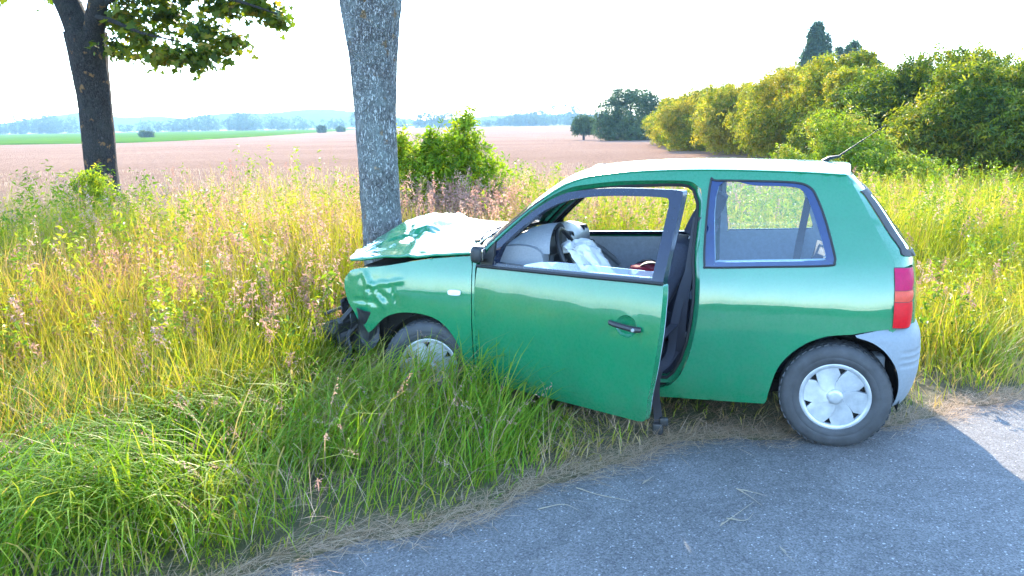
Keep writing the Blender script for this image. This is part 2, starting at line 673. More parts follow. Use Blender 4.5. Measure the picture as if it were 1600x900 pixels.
GREEN = [(0, (.050, .125, .008)), (.35, (.110, .25, .014)), (.65, (.23, .35, .022)), (.85, (.34, .34, .05)), (1, (.46, .34, .16))]
YELL = [(0, (.13, .20, .008)), (.35, (.28, .32, .015)), (.65, (.42, .37, .03)), (.85, (.47, .33, .10)), (1, (.46, .27, .14))]
STRAW = [(0, (.36, .23, .13)), (.5, (.49, .335, .21)), (1, (.60, .45, .32))]
M['grass'] = leaf_mat('green_grass', GREEN, .45, .5, spec=.22)
M['drygrass'] = leaf_mat('yellow_grass', YELL, .5, .55)
M['panicle'] = leaf_mat('pink_panicle', [(0, (.34, .175, .135)), (.5, (.47, .28, .225)), (1, (.56, .39, .31))], .5, .8, (1.1, 1, .9), .1)
M['straw'] = leaf_mat('dead_straw', STRAW, .25, .7, (1, 1, .9), .2)
M['weed'] = leaf_mat('weed_leaf', [(0, (.07, .15, .010)), (.4, (.17, .27, .016)), (.75, (.32, .36, .03)), (1, (.42, .34, .10))], .5, .5)
M['bush'] = leaf_mat('bush_leaf', [(0, (.06, .14, .008)), (.4, (.15, .28, .010)), (.75, (.30, .40, .015)), (1, (.40, .40, .04))], .62, .5)
M['hedge'] = leaf_mat('hedge_leaf', [(0, (.035, .080, .008)), (.4, (.10, .165, .010)), (.75, (.24, .27, .016)), (1, (.38, .31, .03))], .52, .6)
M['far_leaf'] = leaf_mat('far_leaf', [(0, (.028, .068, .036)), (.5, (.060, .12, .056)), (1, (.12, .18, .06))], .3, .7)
M['tree_leaf'] = leaf_mat('tree_leaf', [(0, (.030, .070, .005)), (.5, (.080, .135, .007)), (.9, (.18, .21, .012)), (1, (.25, .20, .03))], .55, .45)
HAZE = 0.00032


# ------------------------------------------------------------------ terrain
EDGE = [(-40, -14.4), (-12, -2.05), (-6, .62), (-3, 1.98), (-1.0, 2.95), (-.45, 3.27), (.07, 3.62), (.70, 4.15), (1.06, 4.28), (1.45, 4.31),
        (2.16, 4.48), (2.6, 4.66), (4, 5.3), (7, 6.65), (14, 9.8), (60, 30)]
EX = np.array([e[0] for e in EDGE]); EY = np.array([e[1] for e in EDGE])


def road_edge(x):
    x = np.asarray(x, float)
    w = np.clip((8 - np.abs(x)) / 4, 0, 1)
    return np.interp(x, EX, EY) + w * (.035 * np.sin(x * 7.3 + 1) + .022 * np.sin(x * 17.1) + .012 * np.sin(x * 41.0 + 2))


def rise(y):
    return np.maximum(0.0, np.asarray(y, float) - 200.0) * 0.0075


def ground_z(x, y):
    """the verge: a few centimetres of relief behind the edge of the road"""
    x = np.asarray(x, float); y = np.asarray(y, float)
    d = y - road_edge(x)
    up = np.clip(d / .5, 0, 1)
    near = np.clip((14 - y) / 3, 0, 1) * np.clip((14 - np.abs(x)) / 3, 0, 1)
    rel = .018 * np.sin(x * 2.1 + .7 * y) + .014 * np.sin(3.3 * y - 1.2 * x) + .006 * np.sin(9 * x + 7 * y)
    z = np.where(d > 0, up * (.012 + rel * near * np.clip(d, 0, 1)), -.03)
    return z + rise(y)


def graded(lo, hi, fine_lo, fine_hi, step, grow=1.22):
    c = list(np.arange(fine_lo, fine_hi + 1e-6, step))
    s = step
    while c[-1] < hi:
        s *= grow; c.append(min(hi, c[-1] + s))
    s = step
    while c[0] > lo:
        s *= grow; c.insert(0, max(lo, c[0] - s))
    return np.array(c)


def tensor_sheet(name, xs, ys, zf, mat):
    X, Y = np.meshgrid(xs, ys)
    Z = zf(X, Y)
    V = np.stack([X, Y, Z], -1).reshape(-1, 3)
    nx, ny = len(xs), len(ys)
    i, j = np.meshgrid(np.arange(nx - 1), np.arange(ny - 1))
    a = (j * nx + i).ravel()
    F = np.stack([a, a + 1, a + nx + 1, a + nx], 1)
    return np_mesh(name, V, F, mat, smooth=True)


ys = graded(-3600, 200, 0, 12, .10)
ys = np.concatenate([ys[ys < 200], [200], np.geomspace(230, 3600, 14)])
gnd = tensor_sheet('ground', graded(-3600, 3600, -6, 5, .10), ys, ground_z, M['soil'])
tag(gnd, 'brown soil of the verge and land around the crash', kind='structure')

xs = np.concatenate([np.linspace(-40, -6.2, 24), np.arange(-6, 6, .04), np.linspace(6.2, 60, 30)])
V, F = [], []
ye = road_edge(xs)
off = [-0.0, -.06, -.3, -1.0, -2.5, -5.6]
for k, o in enumerate(off):
    for x, y in zip(xs, ye):
        V.append((x + (-o) * .38, y + o, -.006 if k == 0 else 0.0 - .002 * abs(o)))
n = len(xs)
for k in range(len(off) - 1):
    for i in range(n - 1):
        F.append((k * n + i, (k + 1) * n + i, (k + 1) * n + i + 1, k * n + i + 1))
road = np_mesh('road', np.array(V), np.array(F), M['asphalt'], smooth=True)
tag(road, 'blue grey asphalt road beside the grass verge', kind='structure')


mv = [(-700, -700), (700, -700), (700, 260), (60, 20.5), (2.2, -5.2), (-40, -24), (-700, -330)]
md = mesh_obj('meadow', [(x, y, -.012) for x, y in mv], [tuple(range(7))], M['meadow'], smooth=False)
tag(md, 'green meadow on the other side of the road', kind='structure')


def field_near(x): return 11.0 + .30 * np.clip(x, -60, 60) + .6 * np.sin(x * .4)


def between(name, xs, lo, hi, rows, off, mat, far=()):
    V, F = [], []
    nx = len(xs)
    L, H_ = lo(xs), hi(xs)
    ts = np.linspace(0, 1, rows) ** 2
    cols = []
    for t in ts:
        y = L + (H_ - L) * t
        cols.append(np.stack([xs, y, rise(y) + (off if t > 0 else -.02)], 1))
    for yy in far:
        y = np.full_like(xs, yy)
        cols.append(np.stack([xs, y, rise(y) + off], 1))
    rows = len(cols)
    V = np.concatenate(cols)
    i, j = np.meshgrid(np.arange(nx - 1), np.arange(rows - 1))
    a = (j * nx + i).ravel()
    F = np.stack([a, a + 1, a + nx + 1, a + nx], 1)
    return np_mesh(name, V, F, mat, smooth=True)


fx = np.concatenate([np.linspace(-700, -62, 12), np.arange(-60, 61, 1.5), np.linspace(64, 700, 12)])
fld = between('stubble_field', fx, field_near, lambda x: np.full_like(x, 200.0), 24, .045, M['stubble'], far=(420.0, 860.0))
tag(fld, 'pinkish brown stubble field behind the verge', kind='structure')
near_e = [(-92, 201), (-87, 225), (-90, 310), (-118, 600), (-150, 850)]
V, F = [], []
for x, y in near_e:
    V += [(x + 1.5, y - 1.0, float(rise(y)) + .05), (x, y, float(rise(y)) + .32), (-1100, y, float(rise(y)) + .32)]
for i in range(4):
    F += [(3 * i + 1, 3 * i + 2, 3 * i + 5, 3 * i + 4), (3 * i, 3 * i + 1, 3 * i + 4, 3 * i + 3)]
V.append((-1100, 200, .05)); F.append((0, 1, 2, 15))
crop = mesh_obj('green_field', V, F, M['crop'], smooth=False)
tag(crop, 'bright green crop field beyond the stubble', kind='structure')


def hill(name, cx, cy_, wx, wy, h, seed, label):
    n_, m_ = 60, 14
    def fn(u, v):
        x = (u - .5) * 2; y = (v - .5) * 2
        r2 = x * x + y * y
        z = h * max(0.0, 1 - r2) ** 1.2 * (1 + .25 * noise.noise(Vector((x * 3 + seed, y * 2, 0)))) - 6
        z += 3.5 * noise.noise(Vector((x * 40 + seed, y * 10, 1))) * (1 if r2 < .9 else 0)
        return (cx + x * wx, cy_ + y * wy, z + float(rise(cy_ - wy)))
    o = grid_sheet(name, n_, m_, fn, M['hill'])
    tag(o, label, kind='structure')
    return o


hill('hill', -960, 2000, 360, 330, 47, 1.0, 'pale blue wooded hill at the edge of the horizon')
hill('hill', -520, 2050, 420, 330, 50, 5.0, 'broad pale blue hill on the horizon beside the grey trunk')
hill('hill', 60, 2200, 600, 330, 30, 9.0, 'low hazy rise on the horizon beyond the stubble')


# ------------------------------------------------------------------ the crashed car
# car coordinates: x forward from the rear axle, y to the car's left (towards the camera), z up
CAR = (1.891, 4.862, 0.0)
CAR_YAW = R(162.9)
car = empty('crashed_car', CAR, CAR_YAW)
tag(car, 'small green hatchback with crumpled front and open driver door against the tree', 'car')
CARM = Matrix.Translation(CAR) @ Matrix.Rotation(CAR_YAW, 4, 'Z')

_prof = pchip([.15, .20, .28, .36, .48, .60, .70, .80, .93, 1.05, 1.20, 1.32, 1.38, 1.43, 1.50],
              [.715, .738, .766, .781, .794, .799, .796, .785, .757, .712, .645, .588, .556, .525, .47])
_plan = pchip([-.5, -.3, -.1, .15, .6, 1.2, 1.9, 2.4, 2.9], [.87, .945, .972, .986, 1, 1, .995, .975, .925])


def hw(x, z): return _prof(z) * _plan(x)


_cant = pchip([-.08, -.019, .378, .711, 1.057, 1.307, 1.451, 1.592, 1.766, 1.934, 2.0],
              [1.392, 1.402, 1.421, 1.428, 1.419, 1.394, 1.357, 1.273, 1.132, .977, .915])
CANT = [(1.934, .977), (1.85, 1.056), (1.766, 1.132), (1.68, 1.205), (1.592, 1.273), (1.52, 1.32), (1.451, 1.357), (1.38, 1.380), (1.307, 1.394), (1.18, 1.409),
        (1.057, 1.419), (.88, 1.426), (.711, 1.428), (.55, 1.426), (.378, 1.421), (.18, 1.413), (-.013, 1.400)]
APER_TOP = [(1.952, .935), (1.842, 1.049), (1.696, 1.181), (1.60, 1.255), (1.520, 1.303), (1.46, 1.328), (1.395, 1.345), (1.196, 1.368), (1.0, 1.374), (.844, 1.374), (.772, 1.366), (.722, 1.330)]
APER_B = [(.710, 1.270), (.708, 1.215), (.710, 1.10), (.712, .987), (.700, .856), (.703, .688), (.735, .493), (.790, .340), (.845, .272)]
QG = [(.672, 1.366), (.640, 1.374), (.43, 1.372), (.235, 1.364), (.165, 1.340), (.130, 1.290), (.084, 1.174), (.040, 1.020), (.036, .975), (.070, .955), (.38, .941), (.655, .930), (.680, .945), (.684, 1.10)]
QG_IN = [(.628, 1.345), (.43, 1.348), (.255, 1.342), (.205, 1.325), (.175, 1.285), (.132, 1.174), (.082, 1.02), (.082, .992), (.105, .980), (.38, .968), (.610, .960), (.628, .975)]


def side_fn(sgn, off=0.0):
    return lambda x, z: (x, sgn * (hw(x, z) + off), z)


outer = [(1.978, .93)] + spl(CANT, 3) + spl([(-.05, 1.345), (-.083, 1.286), (-.178, 1.099), (-.246, .970)], 4) + [(-.247, .90), (-.258, .80), (-.254, .648)] \
    + [(-.15, .632), (-.062, .612)] + spl([(.0, .606), (.063, .595), (.148, .559), (.229, .495), (.289, .411), (.323, .298), (.339, .215)], 4) \
    + [(.350, .196), (.9, .192), (1.5, .192), (1.96, .192), (1.978, .215)]
aper = spl(APER_TOP, 3) + spl(APER_B, 3) + [(.90, .250), (1.30, .245), (1.90, .245), (1.955, .275), (1.962, .34), (1.964, .60), (1.962, .88)]
qg = spl(QG, 5, closed=True)
qgi = spl(QG_IN, 5, closed=True)
for sgn in (1, -1):
    panel('body_side', outer, side_fn(sgn), M['paint'], car, holes=[aper, qg], step=.035, flange=(0, -sgn * .055, 0), flip=(sgn > 0))
    q = panel('quarter_window', qg, side_fn(sgn, -.004), M['qglass' if sgn > 0 else 'glass'], car, step=.06, flange=None)
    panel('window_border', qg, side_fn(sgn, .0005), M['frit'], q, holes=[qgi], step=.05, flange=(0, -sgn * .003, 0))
    mb = MB()
    ring = [(x, sgn * (hw(x, z) + .002), z) for x, z in qg]
    mb.tube(ring + ring[:1], .006, 6, caps=False)
    mb.build('window_seal', M['rubber'], q)
    # inner jamb of the door opening and its rubber seal
    loop = aper[::2]
    V, F = [], []
    for (x, z) in loop:
        cx_, cz_ = 1.3, .8
        dx, dz = cx_ - x, cz_ - z
        L = math.hypot(dx, dz)
        w = hw(x, z)
        V += [(x, sgn * (w - .045), z), (x + dx / L * .035, sgn * (w - .055), z + dz / L * .035), (x + dx / L * .04, sgn * (w - .12), z + dz / L * .04)]
    n = len(loop)
    for i in range(n):
        j = (i + 1) % n
        F += [(3 * i, 3 * j, 3 * j + 1, 3 * i + 1), (3 * i + 1, 3 * j + 1, 3 * j + 2, 3 * i + 2)]
    mesh_obj('door_jamb', V, F, M['paint'], car)
    mb = MB()
    ring = [V[3 * i + 1] for i in range(n)]
    mb.tube(ring + ring[:1], .010, 6, caps=False)
    mb.build('door_seal', M['rubber'], car)
    # inside trim of the rear quarter
    tr = [(.68, .30), (.68, .93), (.66, 1.39), (.2, 1.39), (.0, 1.37), (-.08, 1.25), (-.2, 1.0), (-.22, .66), (-.1, .66), (.2, .62), (.36, .5), (.38, .28)]
    panel('quarter_trim', tr, side_fn(sgn, -.065), M['trim'], car, holes=[qgi], step=.08, flange=None)
    mb = MB()
    lat = .012
    mb.tube([(x, sgn * (hw(x, z) - .008), z) for x, z in spl([(1.93, .30), (1.5, .262), (.95, .258)], 4)], .006, 5)
    mb.build('sill_strip', M['rubber'], car)

# roof, windscreen
def roof_fn(u, v):
    t = (u - .5) * 2
    t = math.copysign(abs(t) ** .9, t)
    x = (-.03 - .03 * (1 - t * t)) * (1 - v) + (1.33 + .05 * (1 - t * t)) * v
    xs_ = -.03 * (1 - v) + 1.33 * v
    zc = _cant(xs_)
    return (x, t * hw(xs_, zc), zc + .046 * (1 - abs(t) ** 2.3))


grid_sheet('roof', 41, 45, roof_fn, M['paint'], car)
for sgn in (1, -1):
    mb = MB()
    mb.tube([(x, sgn * (hw(x, z) + .0005), z + .002) for x, z in spl(CANT[4:], 3)], .0055, 6)
    mb.build('roof_seam', M['rubber'] if sgn < 0 else M['paint'], car)
grid_sheet('headliner', 9, 9, lambda u, v: (.0 + 1.3 * v, (u - .5) * 1.04, _cant(1.3 * v) - .03 + .03 * (1 - (2 * u - 1) ** 2)), M['trim'], car)


def screen_fn(u, v, inset=1.0):
    t = (u - .5) * 2
    xs_ = 1.93 * (1 - v) + 1.33 * v
    zc = _cant(xs_)
    return (xs_ + (.13 * (1 - v) + .05 * v) * (1 - t * t), t * hw(xs_, zc) * inset, zc + (.0 * (1 - v) + .046 * v) * (1 - t * t))


ws = grid_sheet('windscreen', 25, 17, lambda u, v: screen_fn(u, v, .985), M['screen'], car)
mb = MB()
mb.tube([screen_fn(k / 20, .012, .985) for k in range(21)], .012, 6)
mb.tube([screen_fn(k / 20, .985, .985) for k in range(21)], .010, 6)
for u in (0.0, 1.0):
    mb.tube([screen_fn(u, k / 12, .985) for k in range(13)], .010, 6)
mb.build('windscreen_seal', M['rubber'], ws)
for u0, u1, v1 in ((.80, .36, .30), (.52, .10, .26)):
    a = Vector(screen_fn(u0, -.02)) + Vector((.03, 0, .02)); b = Vector(screen_fn(u1, .06)) + Vector((.0, 0, .028))
    mid = a.lerp(b, .45) + Vector((.02, 0, .018))
    mb = MB()
    mb.tube([a, a.lerp(mid, .6) + Vector((0, 0, .02)), mid, b], [.012, .008, .006, .004], 6)
    b0 = Vector(screen_fn(u0 - .10, .04)) + Vector((0, 0, .016)); b1 = Vector(screen_fn(u1 - .06, .07)) + Vector((0, 0, .018))
    mb.tube([b0, b0.lerp(b1, .5) + Vector((.012, 0, .006)), b1], [.007, .009, .006], 5)
    mb.lathe([(.0, .02), (.018, .018), (.02, -.02)], 12, Matrix.Translation(a) @ Matrix.Rotation(R(90), 4, 'X'))
    mb.build('wiper', M['black'], car)
mb = MB()
mb.box((1.90, -.70, .86), (2.06, .70, .955), .02)
mb.build('cowl', M['black'], car)

# rear face: tailgate, lamps, bumper
_xs = pchip([.60, .648, .80, .97, 1.099, 1.286, 1.345, 1.40], [-.25, -.254, -.256, -.247, -.178, -.083, -.05, -.02])
_bul = pchip([.6, .95, 1.2, 1.40], [.150, .135, .105, .045])


def rear_x(y, z):
    xs_ = _xs(z)
    yw = hw(xs_, z)
    t = min(1.0, abs(y) / yw)
    return xs_ - _bul(z) * (1 - t ** 7)


def rear_fn(off=0.0):
    return lambda y, z: (rear_x(y, z) - off, y, z)


rout = []
zz = [.60 + .8 * k / 16 for k in range(17)]
rw = lambda z: hw(_xs(z), z) - .001
rout = [(rw(z), z) for z in zz] + [(-rw(z), z) for z in zz[::-1]]
rgl = spl([(.50, 1.325), (.0, 1.345), (-.50, 1.325), (-.555, 1.29), (-.625, 1.06), (-.60, .995), (-.0, .975), (.60, .995), (.625, 1.06), (.555, 1.29)], 5, closed=True)
tg = panel('tailgate', rout, rear_fn(), M['paint'], car, holes=[rgl], step=.035, flange=(.02, 0, 0))
rg = panel('rear_window', rgl, rear_fn(.006), M['rearglass'], tg, step=.05, flange=None)
rgi = [(x * .90, 1.16 + (z - 1.16) * .84) for x, z in rgl]
panel('window_border', rgl, rear_fn(.009), M['rubber'], rg, holes=[rgi], step=.05, flange=(.006, 0, 0))
panel('number_plate_recess', [(-.26, .70), (.26, .70), (.26, .82), (-.26, .82)], rear_fn(.003), M['black'], tg, step=.08, flange=(.02, 0, 0))
mb = MB(); mb.tube([(rear_x(0, .98) - .02, 0, .98), (rear_x(0, 1.08) - .035, -.1, 1.07), (rear_x(0, 1.1) - .02, -.38, 1.10)], [.012, .008, .005], 6)
mb.build('rear_wiper', M['black'], tg)
mb = MB(); mb.box((-.115, -.50, 1.385), (.02, .50, 1.405), .008)
for sgn in (1, -1):
    # lamp cluster wrapping round the corner, three coloured chambers
    lamp = None
    for nm, mt, z0, z1 in (('lamp_chamber', 'mag_lens', .845, .950), ('lamp_chamber', 'amber_lens', .765, .843), ('tail_lamp', 'red_lens', .650, .763)):
        pass
    y_in = .565
    def lamp_fn(s_, z, sgn=sgn, off=.012):
        # s_ 0 (on the body side) .. 1 (on the rear face)
        z2 = z
        xs_ = _xs(z2)
        if s_ < .3:
            k = 1 - s_ / .3
            return (xs_ + .004 * k + .0, sgn * (hw(xs_, z2) + off * .7), z2)
        k = (s_ - .3) / .7
        a = k * math.pi / 2
        yw = hw(xs_, z2)
        y = y_in + (yw + off * .7 - y_in) * (math.cos(a) ** .55 if a < 1.5707 else 0)
        x = xs_ - (.085 + off) * math.sin(a) ** .75
        return (x, sgn * y, z2)
    base = panel('tail_light', [(0, .650), (1, .650), (1, .955), (0, .955)], lambda a, b: lamp_fn(a, b, off=.008), M['black'], car, step=.08, flange=None)
    for nm, mt, z0, z1 in (('lamp_lens', 'mag_lens', .842, .951), ('lamp_lens', 'amber_lens', .785, .839), ('lamp_lens', 'red_lens', .654, .782)):
        ns, nz_ = 15, 4
        V = [lamp_fn(i / (ns - 1), z0 + (z1 - z0) * j / (nz_ - 1), off=.014 if 0 < j < nz_ - 1 else .010) for j in range(nz_) for i in range(ns)]
        F = [(j * ns + i, j * ns + i + 1, (j + 1) * ns + i + 1, (j + 1) * ns + i) for j in range(nz_ - 1) for i in range(ns - 1)]
        mesh_obj(nm, V, F, M[mt], base)

ARCH_R = pchip([.20, .30, .424, .519, .581, .608, .66], [-.320, -.311, -.285, -.232, -.152, -.06, .02])
PLAN_C = spl([(.02, .795), (-.10, .793), (-.20, .786), (-.29, .765), (-.355, .715), (-.395, .64), (-.420, .50), (-.435, .25), (-.440, 0)], 5)
_cum = [0.0]
for a, b in zip(PLAN_C, PLAN_C[1:]): _cum.append(_cum[-1] + math.dist(a, b))


def plan_at(s_):
    s_ = max(0, min(_cum[-1], s_))
    for i in range(len(_cum) - 1):
        if s_ <= _cum[i + 1]:
            k = (s_ - _cum[i]) / (_cum[i + 1] - _cum[i])
            return tuple(np.array(PLAN_C[i]) * (1 - k) + np.array(PLAN_C[i + 1]) * k)
    return PLAN_C[-1]


_bprof = pchip([.22, .27, .34, .42, .50, .58, .635, .665], [-.065, -.035, -.010, .004, .008, .002, -.018, -.045])


def bump_fn(v, sgn):
    """one side of the bumper: v=0..1 height, returns point list from arch to the centre"""
    top = .612 + .045
    pass


BV, BF = [], []
NZ, NS = 40, 40
zlist = []
for j in range(NZ):
    zlist.append(.225 + (.655 - .225) * j / (NZ - 1))
full = []
for z in zlist:
    row = []
    for sgn in (1, -1):
        half = []
        # start where the wheel arch cuts the bumper
        xa = ARCH_R(min(z, .606)) if z < .607 else -.06 - (z - .607) * 4.2
        s0 = 0
        for i in range(len(PLAN_C)):
            if PLAN_C[i][0] <= xa: s0 = _cum[i]; break
        i = max(1, next((k for k in range(len(PLAN_C)) if PLAN_C[k][0] <= xa), 1))
        k = (PLAN_C[i - 1][0] - xa) / (PLAN_C[i - 1][0] - PLAN_C[i][0])
        s0 = _cum[i - 1] + k * (_cum[i] - _cum[i - 1])
        for q in range(NS):
            s_ = s0 + (_cum[-1] - s0) * (q / (NS - 1)) ** 1.15
            x, y = plan_at(s_)
            o = _bprof(z)
            # three grooves pressed in the side
            for gz in (.455, .490, .525):
                if -.40 < x < -.20 or True:
                    w = math.exp(-((z - gz) / .0055) ** 2)
                    fade = max(0, min(1, (-.285 - x) / .03)) * (1 if y > .35 else max(0, (y - .25) / .1))
                    o -= .010 * w * fade
            a = plan_at(s_ - .01); b = plan_at(s_ + .01)
            tx, ty = b[0] - a[0], b[1] - a[1]
            L = math.hypot(tx, ty) or 1
            nx_, ny_ = ty / L, -tx / L
            if nx_ > 0: nx_, ny_ = -nx_, -ny_
            if abs(nx_) < 1e-3: ny_ = abs(ny_)
            half.append((x + nx_ * o, sgn * (y + ny_ * o), z))
        row += half if sgn > 0 else half[::-1][1:]
    full.append(row)
W_ = len(full[0])
for row in full: BV += row
BF = [(j * W_ + i, j * W_ + i + 1, (j + 1) * W_ + i + 1, (j + 1) * W_ + i) for j in range(NZ - 1) for i in range(W_ - 1)]
# folded upper and lower lips
b0 = len(BV)
BV += [(x * .90, y * .92, z - .005) for x, y, z in full[0]] + [(x * .86, y * .93, z + .004) for x, y, z in full[-1]]
for i in range(W_ - 1):
    BF += [(b0 + i, b0 + i + 1, i + 1, i), ((NZ - 1) * W_ + i, (NZ - 1) * W_ + i + 1, b0 + W_ + i + 1, b0 + W_ + i)]
rb = mesh_obj('rear_bumper', BV, BF, M['bumper'], car)
rb['label'] = 'unpainted grey rear bumper with three grooves'

# wheel housings and underside
for sgn in (1, -1):
    for cx_, r_ in ((0.0, .335), (2.27, .335)):
        V, F = [], []
        for k in range(17):
            a = math.pi * (-.08 + 1.16 * k / 16)
            ox = cx_ + r_ * math.cos(a) * .95; oz = .275 + r_ * math.sin(a) * .96
            yo = min(.74, hw(ox, max(.25, oz)) - .02)
            V += [(ox, sgn * yo, oz), (ox, sgn * .50, oz)]
        F = [(2 * k, 2 * k + 1, 2 * k + 3, 2 * k + 2) for k in range(16)]
        c0 = len(V)
        V.append((cx_, sgn * .50, .30))
        F += [(2 * k + 1, c0, 2 * k + 3) for k in range(16)]
        mesh_obj('wheel_housing', V, F, M['dark'], car)
mb = MB()
mb.box((-.34, -.52, .20), (2.62, .52, .27), .02)
mb.box((.36, -.70, .20), (1.92, .70, .262), .02)
mb.build('underbody', M['dark'], car)
mb = MB(); mb.box((-.05, -.02 - .05, .24), (.05, .69, .31), .01); mb.box((-.05, -.69, .24), (.05, .07, .31), .01)
mb.build('rear_axle', M['dark'], car)


# wheels
def make_wheel(loc, out, steer=0.0, spin=0.0):
    w = empty('wheel', loc, (0 if out > 0 else math.pi) + steer, car)
    mb = MB()
    mb.lathe([(.165, -.075), (.180, -.083), (.215, -.088), (.250, -.083), (.268, -.070), (.2755, -.055), (.2785, -.02), (.2785, .02), (.2755, .055),
              (.270, .068), (.262, .076), (.2595, .0775), (.257, .0795), (.248, .083), (.232, .0865), (.214, .0875), (.212, .0865), (.210, .0875), (.195, .085), (.180, .079), (.172, .072)], 72)
    # tread blocks
    for k in range(44):
        for lane, off in ((-.052, 0), (-.018, .5), (.018, 0), (.052, .5)):
            a = 2 * math.pi * (k + off) / 44
            Mx = Matrix.Rotation(-a, 4, 'Y') @ Matrix.Translation((.277 if abs(lane) < .03 else .2755, lane, 0)) @ Matrix.Rotation(R(20) * (1 if lane > 0 else -1), 4, 'X')
            mb.box((-.004, -.014, -.0125), (.0022, .014, .0125), 0, Mx)
    mb.build('tyre', M['tyre'], w)
    mb = MB()
    mb.lathe([(.0, .045), (.10, .045), (.150, .040), (.165, .058), (.176, .070), (.178, .074)], 48)
    mb.build('rim', M['dark'], w)
    cap = MB()
    cap.lathe([(.150, .058), (.153, .071), (.158, .0755), (.172, .0775), (.178, .0755), (.181, .071), (.180, .064)], 64)
    cap.lathe([(.0, .0840), (.024, .0836), (.036, .0815), (.041, .076), (.042, .060)], 48)
    cap.lathe([(.03, .058), (.098, .056), (.104, .046)], 48)
    # six pinwheel sectors, each dropping towards the next seam, with a small window by the rim
    for k in range(6):
        a0 = 2 * math.pi * k / 6 + spin
        def pt(r, d, y): return Vector((r * math.cos(a0 + R(d)), y, r * math.sin(a0 + R(d))))
        def seam(r, add): return add + 30 * (r - .03) / .125
        sec = [(r, seam(r, 0), .0800 - .004 * (r / .155)) for r in (.032, .07, .11, .155)]
        sec += [(.155, 30 + d, .0755 - .004 * d / 60) for d in (10, 20, 32, 43)]
        sec += [(.122, seam(.122, 60) - 2, .0685), (.07, seam(.07, 60), .070), (.032, 60, .074)]
        top = [pt(*q) for q in sec]
        bot = [Vector((v.x, .052, v.z)) for v in top]
        n_ = len(top)
        cen = len(top) + len(bot)
        mid = pt(.088, 44, .0735)
        F_ = [(i, cen, (i + 1) % n_) for i in range(n_)] + [(i, (i + 1) % n_, n_ + (i + 1) % n_, n_ + i) for i in range(n_)]
        cap.add(top + bot + [mid], F_)
    cap.build('hub_cap', M['silver'], w)
    return w


make_wheel((0, .695, .274), 1, 0, .35)
make_wheel((0, -.695, .274), -1, 0, .9)
make_wheel((2.285, .690, .274), 1, R(10), .1)
make_wheel((2.265, -.690, .274), -1, R(10), .7)


# front wings, bonnet and the crushed front end
def crease(p, s, seed=0.0):
    return abs(noise.noise(Vector((p[0] * s + seed, p[1] * s, p[2] * s + seed * .7)))) - .25


def fender_fn(sgn, amount):
    def fn(x, z):
        y = hw(x, z)
        k = max(0.0, min(1.0, (x - 2.30) / .35))
        d = crease((x, 0, z), 8.5, 3.1 * sgn) * .008 * k * amount
        # sharp pressed folds fanning out from the nose
        for (fx_, fz_, ca, wd_, am_, s0_, s1_) in ((2.62, .74, .95, .020, .016, -.16, .14), (2.60, .72, .45, .014, -.014, -.12, .12), (2.66, .70, 1.45, .016, .015, -.10, .12), (2.56, .77, -.15, .012, .010, -.16, .16), (2.70, .66, .10, .014, -.012, -.14, .10), (2.48, .70, 1.15, .012, -.008, -.08, .10)):
            ux, uz = math.cos(ca), math.sin(ca)
            al = (x - fx_) * ux + (z - fz_) * uz; ac = -(x - fx_) * uz + (z - fz_) * ux
            tri = max(0.0, 1 - abs(ac) / wd_)
            e_ = max(0.0, min(1.0, (al - s0_) / .05)) * max(0.0, min(1.0, (s1_ - al) / .05))
            d += am_ * amount * tri * e_
        if z > .80: d *= max(.25, 1 - (z - .80) / .10)
        # the nose of the wing turns inward
        y -= .25 * max(0, x - 2.66) ** 1.6 * 2.2
        return (x, sgn * (y + d), z)
    return fn


FEN = spl([(1.983, .952), (2.14, .938), (2.297, .920), (2.549, .874), (2.70, .856), (2.78, .836), (2.828, .79), (2.838, .74), (2.828, .69), (2.806, .635)], 4) \
    + [(2.765, .585), (2.745, .545), (2.70, .515), (2.665, .462)] + spl([(2.64, .478), (2.55, .562), (2.46, .598), (2.373, .607), (2.28, .600), (2.21, .580), (2.15, .54), (2.102, .481), (2.065, .41), (2.045, .344), (2.034, .225)], 3) + [(1.985, .205)]
for sgn, am in ((1, 1.0), (-1, 1.7)):
    f = panel('front_wing', FEN, fender_fn(sgn, am), M['paint'], car, step=.016, flange=(0, -sgn * .03, 0), flip=(sgn > 0))
    if sgn > 0: f['label'] = 'buckled front wing on the driver side'
    x, z = 2.085, .742
    ind = spl([(x - .040, z), (x - .034, z + .013), (x, z + .016), (x + .034, z + .013), (x + .040, z), (x + .034, z - .013), (x, z - .016), (x - .034, z - .013)], 3, closed=True)
    li = panel('side_indicator', ind, side_fn(sgn, .010), M['clear_lens'], f, step=.02, flange=(0, -sgn * .014, 0))
    am_ = [(2.085 + (a - 2.085) * .35 - .006, z + (b - z) * .5) for a, b in ind]

BZ = {2.00: (.950, .985, .995, .988, .955), 2.20: (.970, .998, 1.003, .985, .940), 2.40: (.988, 1.016, 1.012, .978, .918),
      2.56: (1.00, 1.043, 1.052, .980, .915), 2.72: (1.022, 1.062, 1.045, .946, .899), 2.90: (.975, 1.00, .958, .893, .868)}
BX = sorted(BZ)
BT = (-1, -.5, 0, .5, 1)


